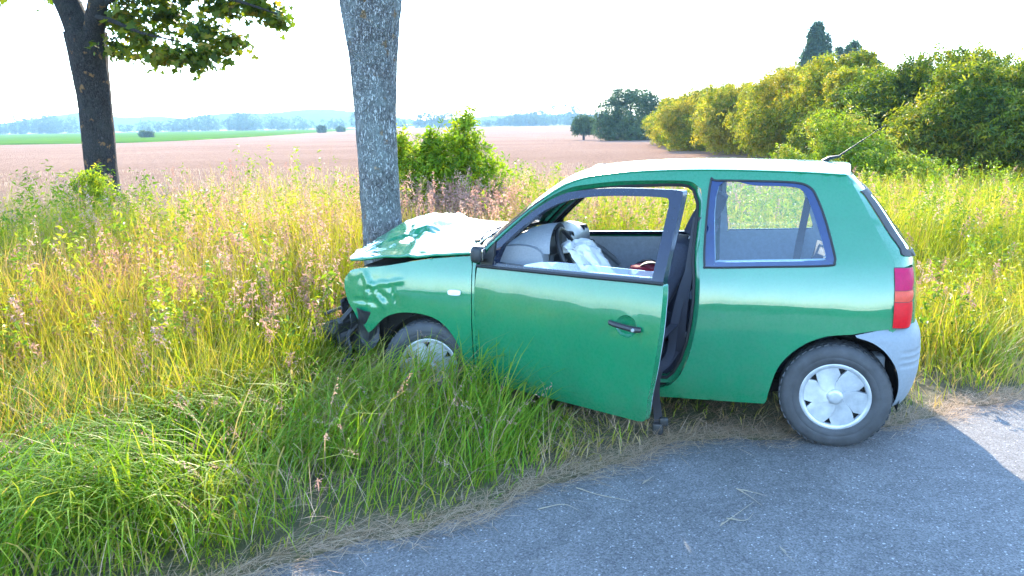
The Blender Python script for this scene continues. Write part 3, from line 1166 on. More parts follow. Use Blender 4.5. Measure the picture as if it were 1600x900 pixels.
def bonnet_fn(u, v):
    t = (u - .5) * 2
    fr = float(np.interp(t, [-1, -.75, -.45, -.2, .1, .5, .85, 1], [2.84, 2.80, 2.76, 2.80, 2.89, 2.93, 2.86, 2.79]))
    x = 2.0 + .05 * (1 - t * t) * (1 - v) + (fr - 2.0) * v
    i = max(0, min(len(BX) - 2, next((k for k in range(len(BX) - 1) if x <= BX[k + 1]), len(BX) - 2)))
    k = min(1.0, max(0, (x - BX[i]) / (BX[i + 1] - BX[i])))
    k = k * k * (3 - 2 * k) * .5 + k * .5
    f1 = pchip(BT, BZ[BX[i]]); f2 = pchip(BT, BZ[BX[i + 1]])
    z = f1(t) * (1 - k) + f2(t) * k
    amp = max(0, min(1, (x - 2.12) / .4))
    z += .026 * amp * crease((x * 1.0, t * .9, 0), 4.2, 2.2) + .008 * amp * crease((x, t, 0), 13, .4)
    yy_ = t * .72
    for (fx_, fy_, ca, wd_, am_, s0_, s1_) in ((2.62, .30, .60, .035, .030, -.34, .30), (2.50, .10, 1.35, .030, .024, -.45, .45), (2.66, .05, 1.9, .030, -.030, -.30, .35), (2.36, .25, .25, .022, -.012, -.25, .30),
                                              (2.72, .42, 1.1, .028, .022, -.22, .22), (2.45, -.25, -.5, .028, .018, -.3, .3), (2.74, .18, .2, .026, -.020, -.16, .16), (2.30, 0, 1.5, .02, .008, -.5, .5)):
        ux, uy = math.cos(ca), math.sin(ca)
        al = (x - fx_) * ux + (yy_ - fy_) * uy; ac = -(x - fx_) * uy + (yy_ - fy_) * ux
        tri = max(0.0, 1 - abs(ac) / wd_)
        z += .42 * am_ * tri * max(0.0, min(1.0, (al - s0_) / .08)) * max(0.0, min(1.0, (s1_ - al) / .08))
    # sharp transverse fold
    fold = (x - 2.50) + .10 * t
    z += .030 * max(0.0, 1 - abs(fold) / .06) * (1 - .6 * max(0, t))
    yb = (_prof(.90) * _plan(min(x, 2.7)) - .035) * t
    return (x, yb, z)


bn = grid_sheet('bonnet', 97, 81, bonnet_fn, M['paint'], car)
sol = bn.modifiers.new('thickness', 'SOLIDIFY'); sol.thickness = .014; sol.offset = -1
bn['label'] = 'buckled green bonnet folded up against the trunk'
mb = MB()
for x0, x1, y0, y1, z0, z1 in ((2.10, 2.62, -.60, .60, .32, .80), (2.55, 2.70, -.55, .58, .35, .74), (2.2, 2.5, .20, .50, .78, .86), (2.15, 2.45, -.4, .05, .78, .89), (2.40, 2.74, .02, .64, .60, .862), (2.44, 2.78, -.30, .30, .62, .90), (2.60, 2.82, .05, .52, .55, .835)):
    mb.box((x0, y0, z0), (x1, y1, z1), .03)
mb.tube([(2.3, .55, .80), (2.5, .50, .84), (2.65, .3, .80), (2.7, 0, .76)], .022, 8)
mb.tube([(2.2, .1, .86), (2.4, .15, .88), (2.6, -.2, .85)], .02, 8)
mb.build('engine', M['dark'], car)


def crumpled(name, fn, nu, nv, mat, amp=.05, s=5.0, seed=0.0, parent=car):
    def g(u, v):
        p = Vector(fn(u, v))
        q = p * s + Vector((seed, seed * 1.3, -seed))
        d = Vector((noise.noise(q), noise.noise(q + Vector((31, 7, 3))), noise.noise(q + Vector((5, 17, 41)))))
        q2 = q * 2.7
        d2 = Vector((noise.noise(q2), noise.noise(q2 + Vector((31, 7, 3))), noise.noise(q2 + Vector((5, 17, 41)))))
        return p + d * amp * 1.4 + d2 * amp * .5
    o = grid_sheet(name, nu, nv, g, mat, parent, smooth=False)
    so = o.modifiers.new('thickness', 'SOLIDIFY'); so.thickness = .006
    return o


fb = crumpled('front_bumper', lambda u, v: (2.80 + .09 * math.sin(u * 3.1) - .10 * math.exp(-((u - .33) / .12) ** 2) + .05 * math.sin(v * 5), -.70 + 1.44 * u, .22 + .36 * v), 44, 16, M['black'], .055, 4.5, 2.0)
fb['label'] = 'smashed black front bumper in the grass'
crumpled('torn_wing_liner', lambda u, v: (2.62 + .26 * u, .70 + .05 * math.sin(u * 6), .36 + .24 * v - .06 * u), 18, 12, M['black'], .05, 6, 8.0)
crumpled('radiator_panel', lambda u, v: (2.76 + .03 * math.sin(u * 9), -.55 + 1.15 * u, .42 + .36 * v), 30, 14, M['steel'], .05, 5, 4.0)
hl = crumpled('headlight', lambda u, v: (2.79 + .04 * math.sin(v * 3), .36 + .24 * u, .56 + .15 * v), 14, 10, M['clear_lens'], .03, 7, 6.0)
crumpled('torn_bumper_piece', lambda u, v: (2.86 + .20 * u, .52 + .10 * v, .30 + .22 * v - .08 * u), 14, 12, M['black'], .06, 7, 11.0)
crumpled('torn_grille', lambda u, v: (2.82 + .12 * u, .20 + .40 * v, .50 + .10 * u), 12, 16, M['engine'], .05, 8, 14.0)
mb = MB()
mb.tube(spl([(2.80, .66, .60), (2.88, .70, .50), (2.93, .66, .42), (3.02, .62, .40)], 4), [.02] * 5 + [.014] * 8, 6)
mb.tube(spl([(2.74, .70, .52), (2.80, .76, .44), (2.78, .78, .34), (2.84, .80, .26)], 4), .012, 5)
mb.tube(spl([(2.85, .50, .58), (2.98, .52, .55), (3.06, .58, .52)], 4), .012, 5)
mb.build('torn_bracket', M['engine'], car)

# doors
HX, HY = 1.955, .755
BELT = [(1.945, .893), (1.60, .901), (1.2, .910), (.9, .918), (.722, .922)]
REAR_E = [(.722, .922), (.714, .86), (.716, .69), (.747, .495), (.786, .345), (.806, .262), (.826, .215), (.870, .203)]
DOOR_LOW = spl(BELT, 3) + spl(REAR_E, 3)[1:] + [(1.2, .205), (1.6, .205), (1.90, .212), (1.935, .245)] + spl([(1.944, .30), (1.949, .45), (1.952, .66), (1.948, .80)], 2)
F_OUT = spl([(1.930, .902), (1.834, 1.036), (1.690, 1.168), (1.596, 1.241), (1.516, 1.289), (1.455, 1.314), (1.392, 1.331), (1.196, 1.354), (1.0, 1.360), (.842, 1.360), (.790, 1.360), (.745, 1.357), (.731, 1.345), (.727, 1.300)], 3) \
    + [(.722, 1.10), (.724, .925)] + [(x, z + .004) for x, z in spl(BELT, 2)[::-1][1:]]
F_IN = [(1.815, .928), (1.790, 1.020)] + spl([(1.700, 1.108), (1.600, 1.190), (1.52, 1.240), (1.44, 1.275), (1.37, 1.294), (1.2, 1.314), (1.0, 1.322), (.83, 1.322), (.800, 1.312), (.790, 1.285)], 3) + [(.785, 1.10), (.787, .946), (1.2, .936), (1.6, .927)]


def make_door(sgn, ang):
    fn0 = side_fn(sgn)
    loc = lambda p: (p[0] - HX, p[1] - sgn * HY, p[2])
    ps = lambda off: (lambda x, z: loc((x, sgn * (hw(x, z) + off), z)))
    hxc, hzc = .905, .700
    dish = [(hxc + .062 * math.cos(a), hzc + .056 * math.sin(a)) for a in [2 * math.pi * k / 28 for k in range(28)]]
    d = panel('door', DOOR_LOW, ps(0.0 if sgn > 0 else .004), M['paint'], car, holes=[dish], step=.035, flange=(0, -sgn * .045, 0), flip=(sgn > 0))
    d.location = (HX, sgn * HY, 0)
    d.rotation_euler = (0, 0, -sgn * ang)
    # recessed handle dish and bar
    V, F = [], []
    N = 28
    for k, (rr, dep) in enumerate(((1.0, 0.0), (.93, -.010), (.7, -.022), (.35, -.027), (.02, -.028))):
        for (x, z) in dish:
            xx, z2 = hxc + (x - hxc) * rr, hzc + (z - hzc) * rr
            V.append(ps(dep)(xx, z2))
    for k in range(4):
        for i in range(N): F.append((k * N + i, k * N + (i + 1) % N, (k + 1) * N + (i + 1) % N, (k + 1) * N + i))
    mesh_obj('handle_recess', V, F, M['paint'], d)
    mb = MB()
    path = [ps(o)(x, z) for x, z, o in ((1.000, .712, .004), (.985, .711, .020), (.95, .708, .027), (.88, .701, .027), (.84, .697, .022), (.818, .695, .004))]
    mb.tube(path, [.010, .0135, .0145, .0150, .016, .014], 8)
    mb.build('door_handle', M['black'], d)
    mb = MB()
    c = Vector(ps(.038)(.842, .697))
    mb.lathe([(0, .004), (.008, .004), (.009, 0), (.009, -.01)], 14, Matrix.Translation(c) @ Matrix.Scale(sgn, 4, (0, 1, 0)))
    mb.build('door_lock', M['silver'], d)
    # inner skin
    inner_o = [(1.33 + (x - 1.33) * .985, .56 + (z - .56) * .97) for x, z in DOOR_LOW]
    tr = panel('door_trim', inner_o, ps(-.065), M['trim'], d, step=.05, flange=(0, sgn * .03, 0))
    mb = MB()
    mb.tube([ps(-.085)(x, z) for x, z in ((1.60, .86), (1.50, .80), (1.42, .735), (1.38, .69))], [.016, .018, .018, .014], 8)
    mb.build('grab_handle', M['dash'], tr)
    mb = MB()
    mb.tube([ps(-.09)(x, z) for x, z in ((1.66, .865), (1.60, .868), (1.56, .86))], [.02, .026, .018], 8, squash=.5)
    mb.build('door_pull', M['black'], tr)
    panel('map_pocket', [(1.75, .32), (1.75, .47), (1.2, .47), (1.0, .42), (1.0, .32)], ps(-.12), M['dash'], tr, step=.1, flange=(0, sgn * .05, 0))
    # window frame, glass
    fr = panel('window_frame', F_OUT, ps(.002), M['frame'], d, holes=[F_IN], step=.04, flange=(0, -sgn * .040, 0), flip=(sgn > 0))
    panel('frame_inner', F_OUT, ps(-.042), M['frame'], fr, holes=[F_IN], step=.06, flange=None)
    mb = MB()
    mb.tube([ps(.006)(x, z + .006) for x, z in spl(BELT, 4)], .0095, 6)
    mb.build('belt_seal', M['rubber'], d)
    if sgn > 0:
        gl = [(1.66, .905), (1.60, .935), (1.50, .958), (1.38, .968), (1.1, .972), (.80, .975), (.79, .92), (1.2, .91)]
        g = panel('window_glass', gl, ps(-.018), M['wglass'], d, step=.06, flange=(0, -sgn * .004, 0))
        g['label'] = 'window glass wound almost fully down'
    else:
        panel('window_glass', [(1.33 + (x - 1.33) * 1.01, 1.12 + (z - 1.12) * 1.02) for x, z in F_IN], ps(-.018), M['glass'], d, step=.08, flange=None)
    # mirror on its sail
    mb = MB()
    c = Vector(ps(.0)(1.895, .955))
    if sgn > 0:
        Mx = Matrix.Translation(c + Vector((.005, sgn * .050, .020))) @ Matrix.Rotation(R(24.5), 4, 'Z')
        mb.box((-.030, -.050, -.050), (.040, .052, .050), .030, Mx)
    else:
        Mx = Matrix.Translation(c + Vector((-.03, sgn * .095, .035))) @ Matrix.Rotation(R(12), 4, 'Z')
        mb.box((-.035, -.085, -.058), (.045, .085, .058), .024, Mx)
    mb.prism([(1.93 - HX, .895), (1.83 - HX, .905), (1.80 - HX, 1.05), (1.905 - HX, .95)], sgn * (hw(1.88, .93) - HY - .006), sgn * (hw(1.88, .93) - HY + .008))
    mi = mb.build('side_mirror', M['black'], d)
    mb = MB()
    if sgn > 0: mb.box((-.0335, -.030, -.030), (-.0305, .032, .030), .001, Mx)
    else: mb.box((-.0385, -.074, -.048), (-.0355, .074, .048), .001, Mx)
    mb.build('mirror_glass', M['mirror'], mi)
    return d


t = NT('mirror_glass'); t.set(Metallic=1.0, Roughness=.03, Base_Color=(.8, .82, .84, 1)); M['mirror'] = t.m
dl = make_door(1, R(24.5))
dl['label'] = 'driver door standing open'
make_door(-1, 0.0)

# interior
mb = MB()
prof = [(1.99, .90), (1.93, .965), (1.80, 1.000), (1.70, 1.005), (1.625, .985), (1.59, .93), (1.60, .80), (1.655, .66), (1.70, .52), (1.95, .50)]
mb.prism(spl(prof, 3), -.66, .655)
dash = mb.build('dashboard', M['dash'], car)
V = []
N1, N2 = 20, 16
for j in range(N2):
    a = math.pi * j / (N2 - 1)
    for i in range(N1):
        k = i / (N1 - 1)
        x = 1.56 + .30 * k
        rr = (1 - .25 * k ** 2) * (1 if k < .99 else .9)
        V.append((x, .40 + .215 * math.cos(a) * rr, .955 + (.125 * (1 - k ** 2.2) + .03) * math.sin(a) ** .8))
F = [(j * N1 + i, j * N1 + i + 1, (j + 1) * N1 + i + 1, (j + 1) * N1 + i) for j in range(N2 - 1) for i in range(N1 - 1)]
mesh_obj('instrument_cowl', V, F, M['dash'], dash)
Mx = Matrix.Translation((1.575, .40, .995)) @ Matrix.Rotation(R(90), 4, 'Z')
mb = MB(); mb.lathe([(0, 0), (.17, 0), (.18, -.02)], 32, Mx @ Matrix.Scale(.40, 4, (0, 0, 1)))
mb.build('instrument_panel', M['black'], dash)
for yv, s_ in ((.565, 1), (.02, 1), (-.14, 1), (-.57, 1)):
    Mx = Matrix.Translation((1.605, yv, .935)) @ Matrix.Rotation(R(90 - 14 * (1 if yv > .3 else 0)), 4, 'Z')
    mb = MB(); mb.lathe([(.0, -.02), (.045, -.015), (.053, .006), (.060, .008), (.064, .0), (.064, -.03)], 28, Mx)
    v_ = mb.build('air_vent', M['black'], dash)
# steering wheel with the burst airbag
SC = Vector((1.490, .37, .905))
nrm = Vector((-math.cos(R(24)), 0, math.sin(R(24))))
rot = nrm.to_track_quat('Y', 'Z').to_matrix().to_4x4()
SWM = Matrix.Translation(SC) @ rot
mb = MB()
ring = [SWM @ Vector((.180 * math.cos(a), 0, .180 * math.sin(a))) for a in [2 * math.pi * k / 40 for k in range(41)]]
mb.tube(ring, .0145, 8, caps=False)
for a in (R(0), R(180), R(250), R(290)):
    mb.tube([SWM @ Vector((.05 * math.cos(a), -.02, .05 * math.sin(a))), SWM @ Vector((.175 * math.cos(a), 0, .175 * math.sin(a)))], .013, 6, squash=.6)
mb.lathe([(.0, .012), (.06, .010), (.075, -.01), (.06, -.04), (.03, -.16)], 20, SWM)
sw = mb.build('steering_wheel', M['black'], car)
NU, NV = 72, 60
V = []
axis = [Vector((1.50, .37, .955)), Vector((1.435, .38, .985)), Vector((1.37, .40, .925)), Vector((1.31, .42, .83)), Vector((1.275, .43, .74)), Vector((1.26, .43, .66))]
ax = [Vector(p) for p in spl([tuple(a) for a in axis], 12)]
for j in range(NV):
    k = j / (NV - 1)
    c = ax[min(len(ax) - 1, int(round(k * (len(ax) - 1))))]
    ry = .030 + .135 * math.sin(math.pi * min(1, .12 + k * .80)) ** .7
    rx = .020 + .055 * math.sin(math.pi * min(1, .15 + .78 * k)) ** .8
    for i in range(NU):
        a = 2 * math.pi * i / NU
        fold = 1 + .22 * (1 - 2 * abs(math.sin(a * 2.5 + k * 2.2 + .6 * math.sin(k * 7)))) + .12 * (1 - 2 * abs(math.sin(a * 4.5 - k * 4))) + .05 * math.sin(a * 13 + k * 9)
        p = c + Vector((rx * math.cos(a) * fold, ry * math.sin(a) * fold, .02 * math.sin(a * 3 + 4 * k)))
        q = p * 16
        p += Vector((noise.noise(q), noise.noise(q + Vector((9, 1, 4))), noise.noise(q + Vector((3, 8, 2))))) * .014
        q = p * 30
        p += Vector((abs(noise.noise(q)), abs(noise.noise(q + Vector((9, 1, 4)))), abs(noise.noise(q + Vector((3, 8, 2)))))) * .012
        V.append(p)
F = [(j * NU + i, j * NU + (i + 1) % NU, (j + 1) * NU + (i + 1) % NU, (j + 1) * NU + i) for j in range(NV - 1) for i in range(NU)]
F += [tuple(range(NU))[::-1], tuple((NV - 1) * NU + i for i in range(NU))]
ab = mesh_obj('airbag', V, F, M['airbag'], sw)
ab['label'] = 'white deflated airbag hanging from the steering wheel'


def cushion(name, cx_, cy_, cz, lx, ly, lz, mat, parent, M_=None, puff=.25):
    """soft box with bulged faces"""
    bm = bmesh.new()
    bmesh.ops.create_cube(bm, size=2.0)
    bmesh.ops.subdivide_edges(bm, edges=bm.edges[:], cuts=7, use_grid_fill=True)
    V = []
    for v in bm.verts:
        p = v.co
        q = Vector((math.copysign(abs(p.x) ** 1.0, p.x), p.y, p.z))
        sph = q.normalized() * 1.25
        r_ = q.lerp(sph, puff)
        V.append(Vector((cx_ + r_.x * lx / 2, cy_ + r_.y * ly / 2, cz + r_.z * lz / 2)))
    bm.verts.index_update()
    F = [tuple(v.index for v in f.verts) for f in bm.faces]
    bm.free()
    if M_: V = [M_ @ v for v in V]
    return mesh_obj(name, V, F, mat, parent)


for yv, fx_, tl_ in ((.365, .11, 27), (-.365, 0, 22)):
    st = cushion('front_seat', 1.08 + fx_, yv, .39, .50, .48, .20, M['fabric'], car)
    Mx = Matrix.Translation((.975 + fx_, yv, .46)) @ Matrix.Rotation(R(-tl_), 4, 'Y')
    cushion('backrest', 0, 0, .30, .15, .46, .66, M['fabric'], st, Mx)
    cushion('headrest', 0.0, 0, .755, .10, .25, .17, M['fabric'], st, Mx, .35)
    for o in (-.06, .06):
        mb = MB(); mb.tube([Mx @ Vector((0, o, .58)), Mx @ Vector((0, o, .70))], .007, 6)
        mb.build('headrest_post', M['steel'], st)
rs = cushion('rear_seat', .34, 0, .42, .50, 1.10, .20, M['fabric'], car, None, .12)
Mx = Matrix.Translation((.10, 0, .46)) @ Matrix.Rotation(R(-14), 4, 'Y')
cushion('backrest', 0, 0, .22, .14, 1.08, .50, M['fabric'], rs, Mx, .12)
mb = MB(); mb.box((-.27, -.56, .905), (.0, .56, .925), .006)
mb.build('parcel_shelf', M['trim'], car)
mb = MB(); mb.box((.36, -.66, .262), (1.9, .66, .285), .006); mb.box((1.86, -.66, .28), (1.92, .66, .56), .006)
mb.build('floor_carpet', M['fabric'], car)
mb = MB(); mb.box((-.25, -.60, .27), (.14, .60, .46), .01)
mb.build('boot_floor', M['trim'], car)

# belts
def ribbon(path, w, nrm0, th=.0022):
    P = [Vector(p) for p in path]
    V, F = [], []
    for i, p in enumerate(P):
        t_ = (P[min(i + 1, len(P) - 1)] - P[max(i - 1, 0)]).normalized()
        nv = nrm0[i] if isinstance(nrm0, list) else nrm0
        b = t_.cross(Vector(nv)).normalized()
        n_ = b.cross(t_).normalized()
        for s1, s2 in ((-1, -1), (1, -1), (1, 1), (-1, 1)):
            V.append(p + b * (w / 2 * s1) + n_ * (th / 2 * s2))
    for i in range(len(P) - 1):
        for k in range(4):
            k2 = (k + 1) % 4
            F.append((4 * i + k, 4 * i + k2, 4 * i + 4 + k2, 4 * i + 4 + k))
    return V, F


mb = MB()
mb.add(*ribbon(spl([(.70, .575, 1.20), (.735, .62, 1.0), (.80, .66, .78), (.835, .70, .60), (.845, .745, .46), (.875, .80, .40), (.905, .825, .36), (.915, .84, .25), (.90, .85, .14), (.895, .86, .07)], 5), .048, (0.3, 1, .15)))
mb.add(*ribbon(spl([(.835, .70, .60), (.88, .76, .56), (.935, .81, .50), (.93, .83, .42), (.90, .83, .385), (.86, .79, .40), (.82, .74, .46)], 5), .046, (.5, .8, .3)))
sb = mb.build('seat_belt', M['belt'], car, smooth=False)
sb['label'] = 'black seat belt hanging out over the sill into the grass'
mb = MB()
mb.box((.868, .845, .02), (.925, .885, .085), .012)
mb.box((.84, .85, .07), (.89, .88, .12), .012)
mb.build('belt_buckle', M['black'], sb)
mb = MB()
mb.add(*ribbon(spl([(.735, .60, 1.18), (.76, .64, .95), (.79, .68, .70), (.80, .70, .45), (.80, .70, .32)], 5), .048, (.3, 1, .1)))
mb.build('seat_belt', M['belt'], car, smooth=False)
mb = MB()
mb.add(*ribbon(spl([(.12, -.50, 1.20), (.14, -.54, 1.05), (.16, -.58, .9), (.2, -.55, .6)], 4), .046, (0, 1, .2)))
mb.build('seat_belt', M['belt'], car, smooth=False)
mb = MB()
mb.add(*ribbon(spl([(.10, .58, .99), (.12, .62, .94), (.13, .62, .80), (.2, .5, .56)], 4), .046, (0, 1, .2)))
mb.build('seat_belt', M['belt'], car, smooth=False)

# door catch, aerial, filler
mb = MB(); mb.box((.712, .690, .62), (.742, .725, .66), .006)
mb.build('door_striker', M['steel'], car)
mb = MB(); mb.box((.74, .60, .44), (.80, .69, .54), .015)
mb.build('belt_reel_cover', M['pale_film'], car)
za = roof_fn(.5, .055)
mb = MB()
mb.tube([(za[0] + .055, 0, za[2] - .004), (za[0] + .02, 0, za[2] + .018), (za[0] - .04, 0, za[2] + .030)], [.022, .017, .008], 8, squash=.7)
mb.tube([(za[0] - .02, 0, za[2] + .022), (za[0] - .17, 0, za[2] + .13), (za[0] - .27, 0, za[2] + .205)], [.006, .003, .0012], 6)
mb.build('aerial', M['black'], car)

# loose things lying in the car
def in_car(o, p, rz=0.0):
    w = CARM @ Vector(p)
    o.location = w
    o.rotation_euler = (0, 0, CAR_YAW + rz)
    return o


bag = cushion('holdall', 0, 0, .15, .30, .30, .30, M['red_cloth'], None, None, .35)
for v in bag.data.vertices:
    q = v.co * 7
    v.co += Vector((noise.noise(q), noise.noise(q + Vector((4, 4, 1))), noise.noise(q + Vector((8, 1, 6))))) * .05
bag.scale = (.8, .9, .85)
in_car(bag, (1.13, -.42, .485), .3)
tag(bag, 'red and black cloth bag on the front passenger seat', 'bag')
mb = MB()
for o in (-.06, .07):
    mb.add(*ribbon(spl([(-.17, o, .10), (-.15, o, .24), (-.04, o + .02, .33), (.08, o, .31), (.18, o - .02, .18), (.18, o, .06)], 4), .07, (0, 0, 1), .012))
mb.build('strap', M['belt'], bag)
N = 22  # pale sheet added on the shelf, standing in for a window reflection
V = []
for j in range(N):
    for i in range(N):
        u, v = i / (N - 1) - .5, j / (N - 1) - .5
        q = Vector((u * 6, v * 6, 2.0))
        V.append((u * .26 + noise.noise(q) * .04, v * .30 + noise.noise(q + Vector((5, 5, 5))) * .04, max(.003, .10 * math.exp(-(u * u + v * v) * 7) + noise.noise(q * 1.4) * .05)))
cl = mesh_obj('crumpled_cloth', V, [(j * N + i, j * N + i + 1, (j + 1) * N + i + 1, (j + 1) * N + i) for j in range(N - 1) for i in range(N - 1)], M['pale_film'])
so = cl.modifiers.new('thickness', 'SOLIDIFY'); so.thickness = .004
in_car(cl, (-.12, .36, .932), .4)
tag(cl, 'pale crumpled cloth on the parcel shelf behind the rear side window', 'cloth')


# ------------------------------------------------------------------ vegetation helpers
def vnoise(x, y, s, seed=0.0):
    """cheap smooth 2-D noise in -1..1"""
    x = np.asarray(x) * s + seed; y = np.asarray(y) * s - seed * .7
    return (np.sin(x * 1.7 + np.sin(y * 1.3 + seed)) + np.sin(y * 2.1 + 1.7 * np.sin(x * .9)) + np.sin((x + y) * 1.1 + 2 * np.sin((x - y) * .8))) / 3


CINV = np.array((CARM.inverted()))


def car_local(x, y):
    lx = CINV[0, 0] * x + CINV[0, 1] * y + CINV[0, 3]
    ly = CINV[1, 0] * x + CINV[1, 1] * y + CINV[1, 3]
    return lx, ly


TREE_XY = (-.935, 6.05)


def blades(x, y, z, h, w, az, tilt, curl, tint, k=5):
    """strips of grass; every argument an array of length n. Returns V, F(tri), tint"""
    n = len(x)
    s = np.linspace(0, 1, k)
    ang = tilt[:, None] + curl[:, None] * s[None, :] ** 1.4
    ds = h[:, None] / (k - 1)
    r = np.concatenate([np.zeros((n, 1)), np.cumsum(np.sin((ang[:, 1:] + ang[:, :-1]) / 2) * ds, 1)], 1)
    zz = np.concatenate([np.zeros((n, 1)), np.cumsum(np.cos((ang[:, 1:] + ang[:, :-1]) / 2) * ds, 1)], 1)
    cx = x[:, None] + r * np.cos(az)[:, None]
    cy_ = y[:, None] + r * np.sin(az)[:, None]
    cz = np.maximum(z[:, None] + zz, .004)
    wd = w[:, None] * (1 - s[None, :] ** 1.7) * .5 * (.55 + 1.2 * np.minimum(s[None, :], .4))
    tw = az + RNG.normal(0, .5, n)
    px, py = -np.sin(tw)[:, None], np.cos(tw)[:, None]
    L = np.stack([cx - px * wd, cy_ - py * wd, cz], -1)[:, :-1]
    Rr = np.stack([cx + px * wd, cy_ + py * wd, cz], -1)[:, :-1]
    T = np.stack([cx, cy_, cz], -1)[:, -1:]
    V = np.concatenate([L, Rr, T], 1)            # per blade: k-1 left, k-1 right, tip
    m = 2 * (k - 1) + 1
    f = []
    for i in range(k - 2):
        a, b, c, d = i, i + 1, k - 1 + i, k + i
        f += [(a, c, d), (a, d, b)]
    f.append((k - 2, 2 * (k - 1) - 1, m - 1))
    f = np.array(f)
    F = (np.arange(n)[:, None, None] * m + f[None]).reshape(-1, 3)
    return V.reshape(-1, 3), F, np.repeat(np.clip(tint, 0, 1), m)


def merge(parts):
    Vs, Fs, Ts, b = [], [], [], 0
    for V, F, T in parts:
        Vs.append(V); Fs.append(F + b); Ts.append(T); b += len(V)
    return np.concatenate(Vs), np.concatenate(Fs), np.concatenate(Ts)


def leaves(P, N, size, tint, aspect=.55, shape='diamond'):
    """leaf faces at P with normals N"""
    n = len(P)
    N = N / np.linalg.norm(N, axis=1, keepdims=True)
    rnd = RNG.normal(size=(n, 3))
    U = np.cross(N, rnd); U /= np.linalg.norm(U, axis=1, keepdims=True)
    W = np.cross(N, U)
    if shape == 'diamond':
        loc = np.array([(0, 0, 0), (.45, -.5 * aspect, .10), (1, 0, -.06), (.45, .5 * aspect, .10)])
        f = np.array([(0, 1, 2), (0, 2, 3)])
    elif shape == 'maple':
        loc = np.array([(0.15, 0, 0), (.0, -.22, .02), (.22, -.52, .06), (.42, -.26, .03), (.72, -.40, .04), (.70, -.14, 0), (1.0, 0, -.08), (.70, .14, 0), (.72, .40, .04), (.42, .26, .03), (.22, .52, .06), (.0, .22, .02)])
        f = np.array([(0, i, i + 1) for i in range(1, 11)])
    else:  # spray: three leaflets from one stalk
        loc = np.array([(0, 0, 0), (.5, -.16, .05), (1, 0, -.05), (.5, .16, .05), (.38, -.42, .10), (.62, -.72, .0), (.25, -.62, .1), (.38, .42, .10), (.62, .72, .0), (.25, .62, .1)])
        f = np.array([(0, 1, 2), (0, 2, 3), (0, 4, 5), (0, 5, 6), (0, 7, 8), (0, 8, 9)])
    m = len(loc)
    S = size[:, None, None]
    V = P[:, None, :] + S * (loc[None, :, 0:1] * U[:, None] + loc[None, :, 1:2] * W[:, None] + loc[None, :, 2:3] * N[:, None])
    F = (np.arange(n)[:, None, None] * m + f[None]).reshape(-1, 3)
    return V.reshape(-1, 3), F, np.repeat(np.clip(tint, 0, 1), m)


def cloud(lobes, n, size, base=.45, shell=.5, seed=0, shape='diamond', var=.22, aspect=.6, up=.4, zmin=None, rough=.22):
    """leaf cloud in a set of lobes (cx,cy,cz,rx,ry,rz)"""
    Lb = np.array(lobes, float)
    vol = (Lb[:, 3] * Lb[:, 4] + Lb[:, 4] * Lb[:, 5] + Lb[:, 3] * Lb[:, 5])
    pick = RNG.choice(len(Lb), n, p=vol / vol.sum())
    D = RNG.normal(size=(n, 3)); D /= np.linalg.norm(D, axis=1, keepdims=True)
    L = Lb[pick]
    lump = 1 + rough * (np.sin(D[:, 0] * 5 + pick * 1.7 + seed) * np.sin(D[:, 1] * 6 + pick) + .6 * np.sin(D[:, 2] * 9 + pick * 2.3) * np.sin(D[:, 0] * 11))
    r = (shell + (1 - shell) * RNG.random(n) ** .6) * lump
    P = L[:, :3] + D * L[:, 3:6] * r[:, None]
    N = D * .7 + RNG.normal(size=(n, 3)) * .55 + np.array([0, 0, up])
    if zmin is not None:
        ok = P[:, 2] > zmin + RNG.random(n) * .15
        P, N, pick, n = P[ok], N[ok], pick[ok], ok.sum()
    sz = size * RNG.uniform(.65, 1.35, n)
    t = base + RNG.normal(0, var, n) + .18 * np.sin(pick * 2.9 + seed)
    return leaves(P, N, sz, t, aspect, shape)


def at_px(u, v, Y):
    """world point seen at a photo pixel at forward distance Y"""
    cr, sr = math.cos(ROLL), math.sin(ROLL)
    a, b = u - 800, v - 450
    x, y = (cr * a - sr * b) / FPX, -(sr * a + cr * b) / FPX
    d = Vector((x, math.cos(PITCH) + y * math.sin(PITCH), -math.sin(PITCH) + y * math.cos(PITCH)))
    return Vector((0, 0, CAM_H)) + d * (Y / d.y)


def scatter(n, x0, x1, y0, y1, keep):
    x = RNG.uniform(x0, x1, n); y = RNG.uniform(y0, y1, n)
    k = keep(x, y)
    return x[k], y[k]


def clear_of_car(x, y, grow=0.0):
    lx, ly = car_local(x, y)
    return ~((lx > -.42 - grow) & (lx < 2.86 + grow) & (np.abs(ly) < .76 + grow))


def not_trunk(x, y): return (x - TREE_XY[0]) ** 2 + (y - TREE_XY[1]) ** 2 > .19 ** 2


def under_door(x, y):
    lx, ly = car_local(x, y)
    return (lx > .65) & (lx < 2.0) & (ly > .6) & (ly < .85 + (1.95 - lx) * .48)


# ------------------------------------------------------------------ trees
def trunk_mesh(name, pts, radii, mat, parent, seed=0.0, nseg=40, amp=.05, sub=10):
    path = spl(pts, sub)
    rad = [float(np.interp(i / (len(path) - 1), np.linspace(0, 1, len(radii)), radii)) for i in range(len(path))]
    def wob(i, a, p):
        q = Vector((math.cos(a) * 1.6, math.sin(a) * 1.6, p.z * .8 + seed))
        q2 = Vector((math.cos(a) * 5, math.sin(a) * 5, p.z * 1.6 + seed))
        q3 = Vector((math.cos(a) * 12, math.sin(a) * 12, p.z * 7 + seed))
        return 1 + amp * 1.3 * noise.noise(q) + amp * .9 * noise.noise(q2) + amp * .5 * noise.noise(q3)
    V, F = tube_data(path, rad, nseg, True, 1.0, wob)
    return mesh_obj(name, V, F, mat, parent)


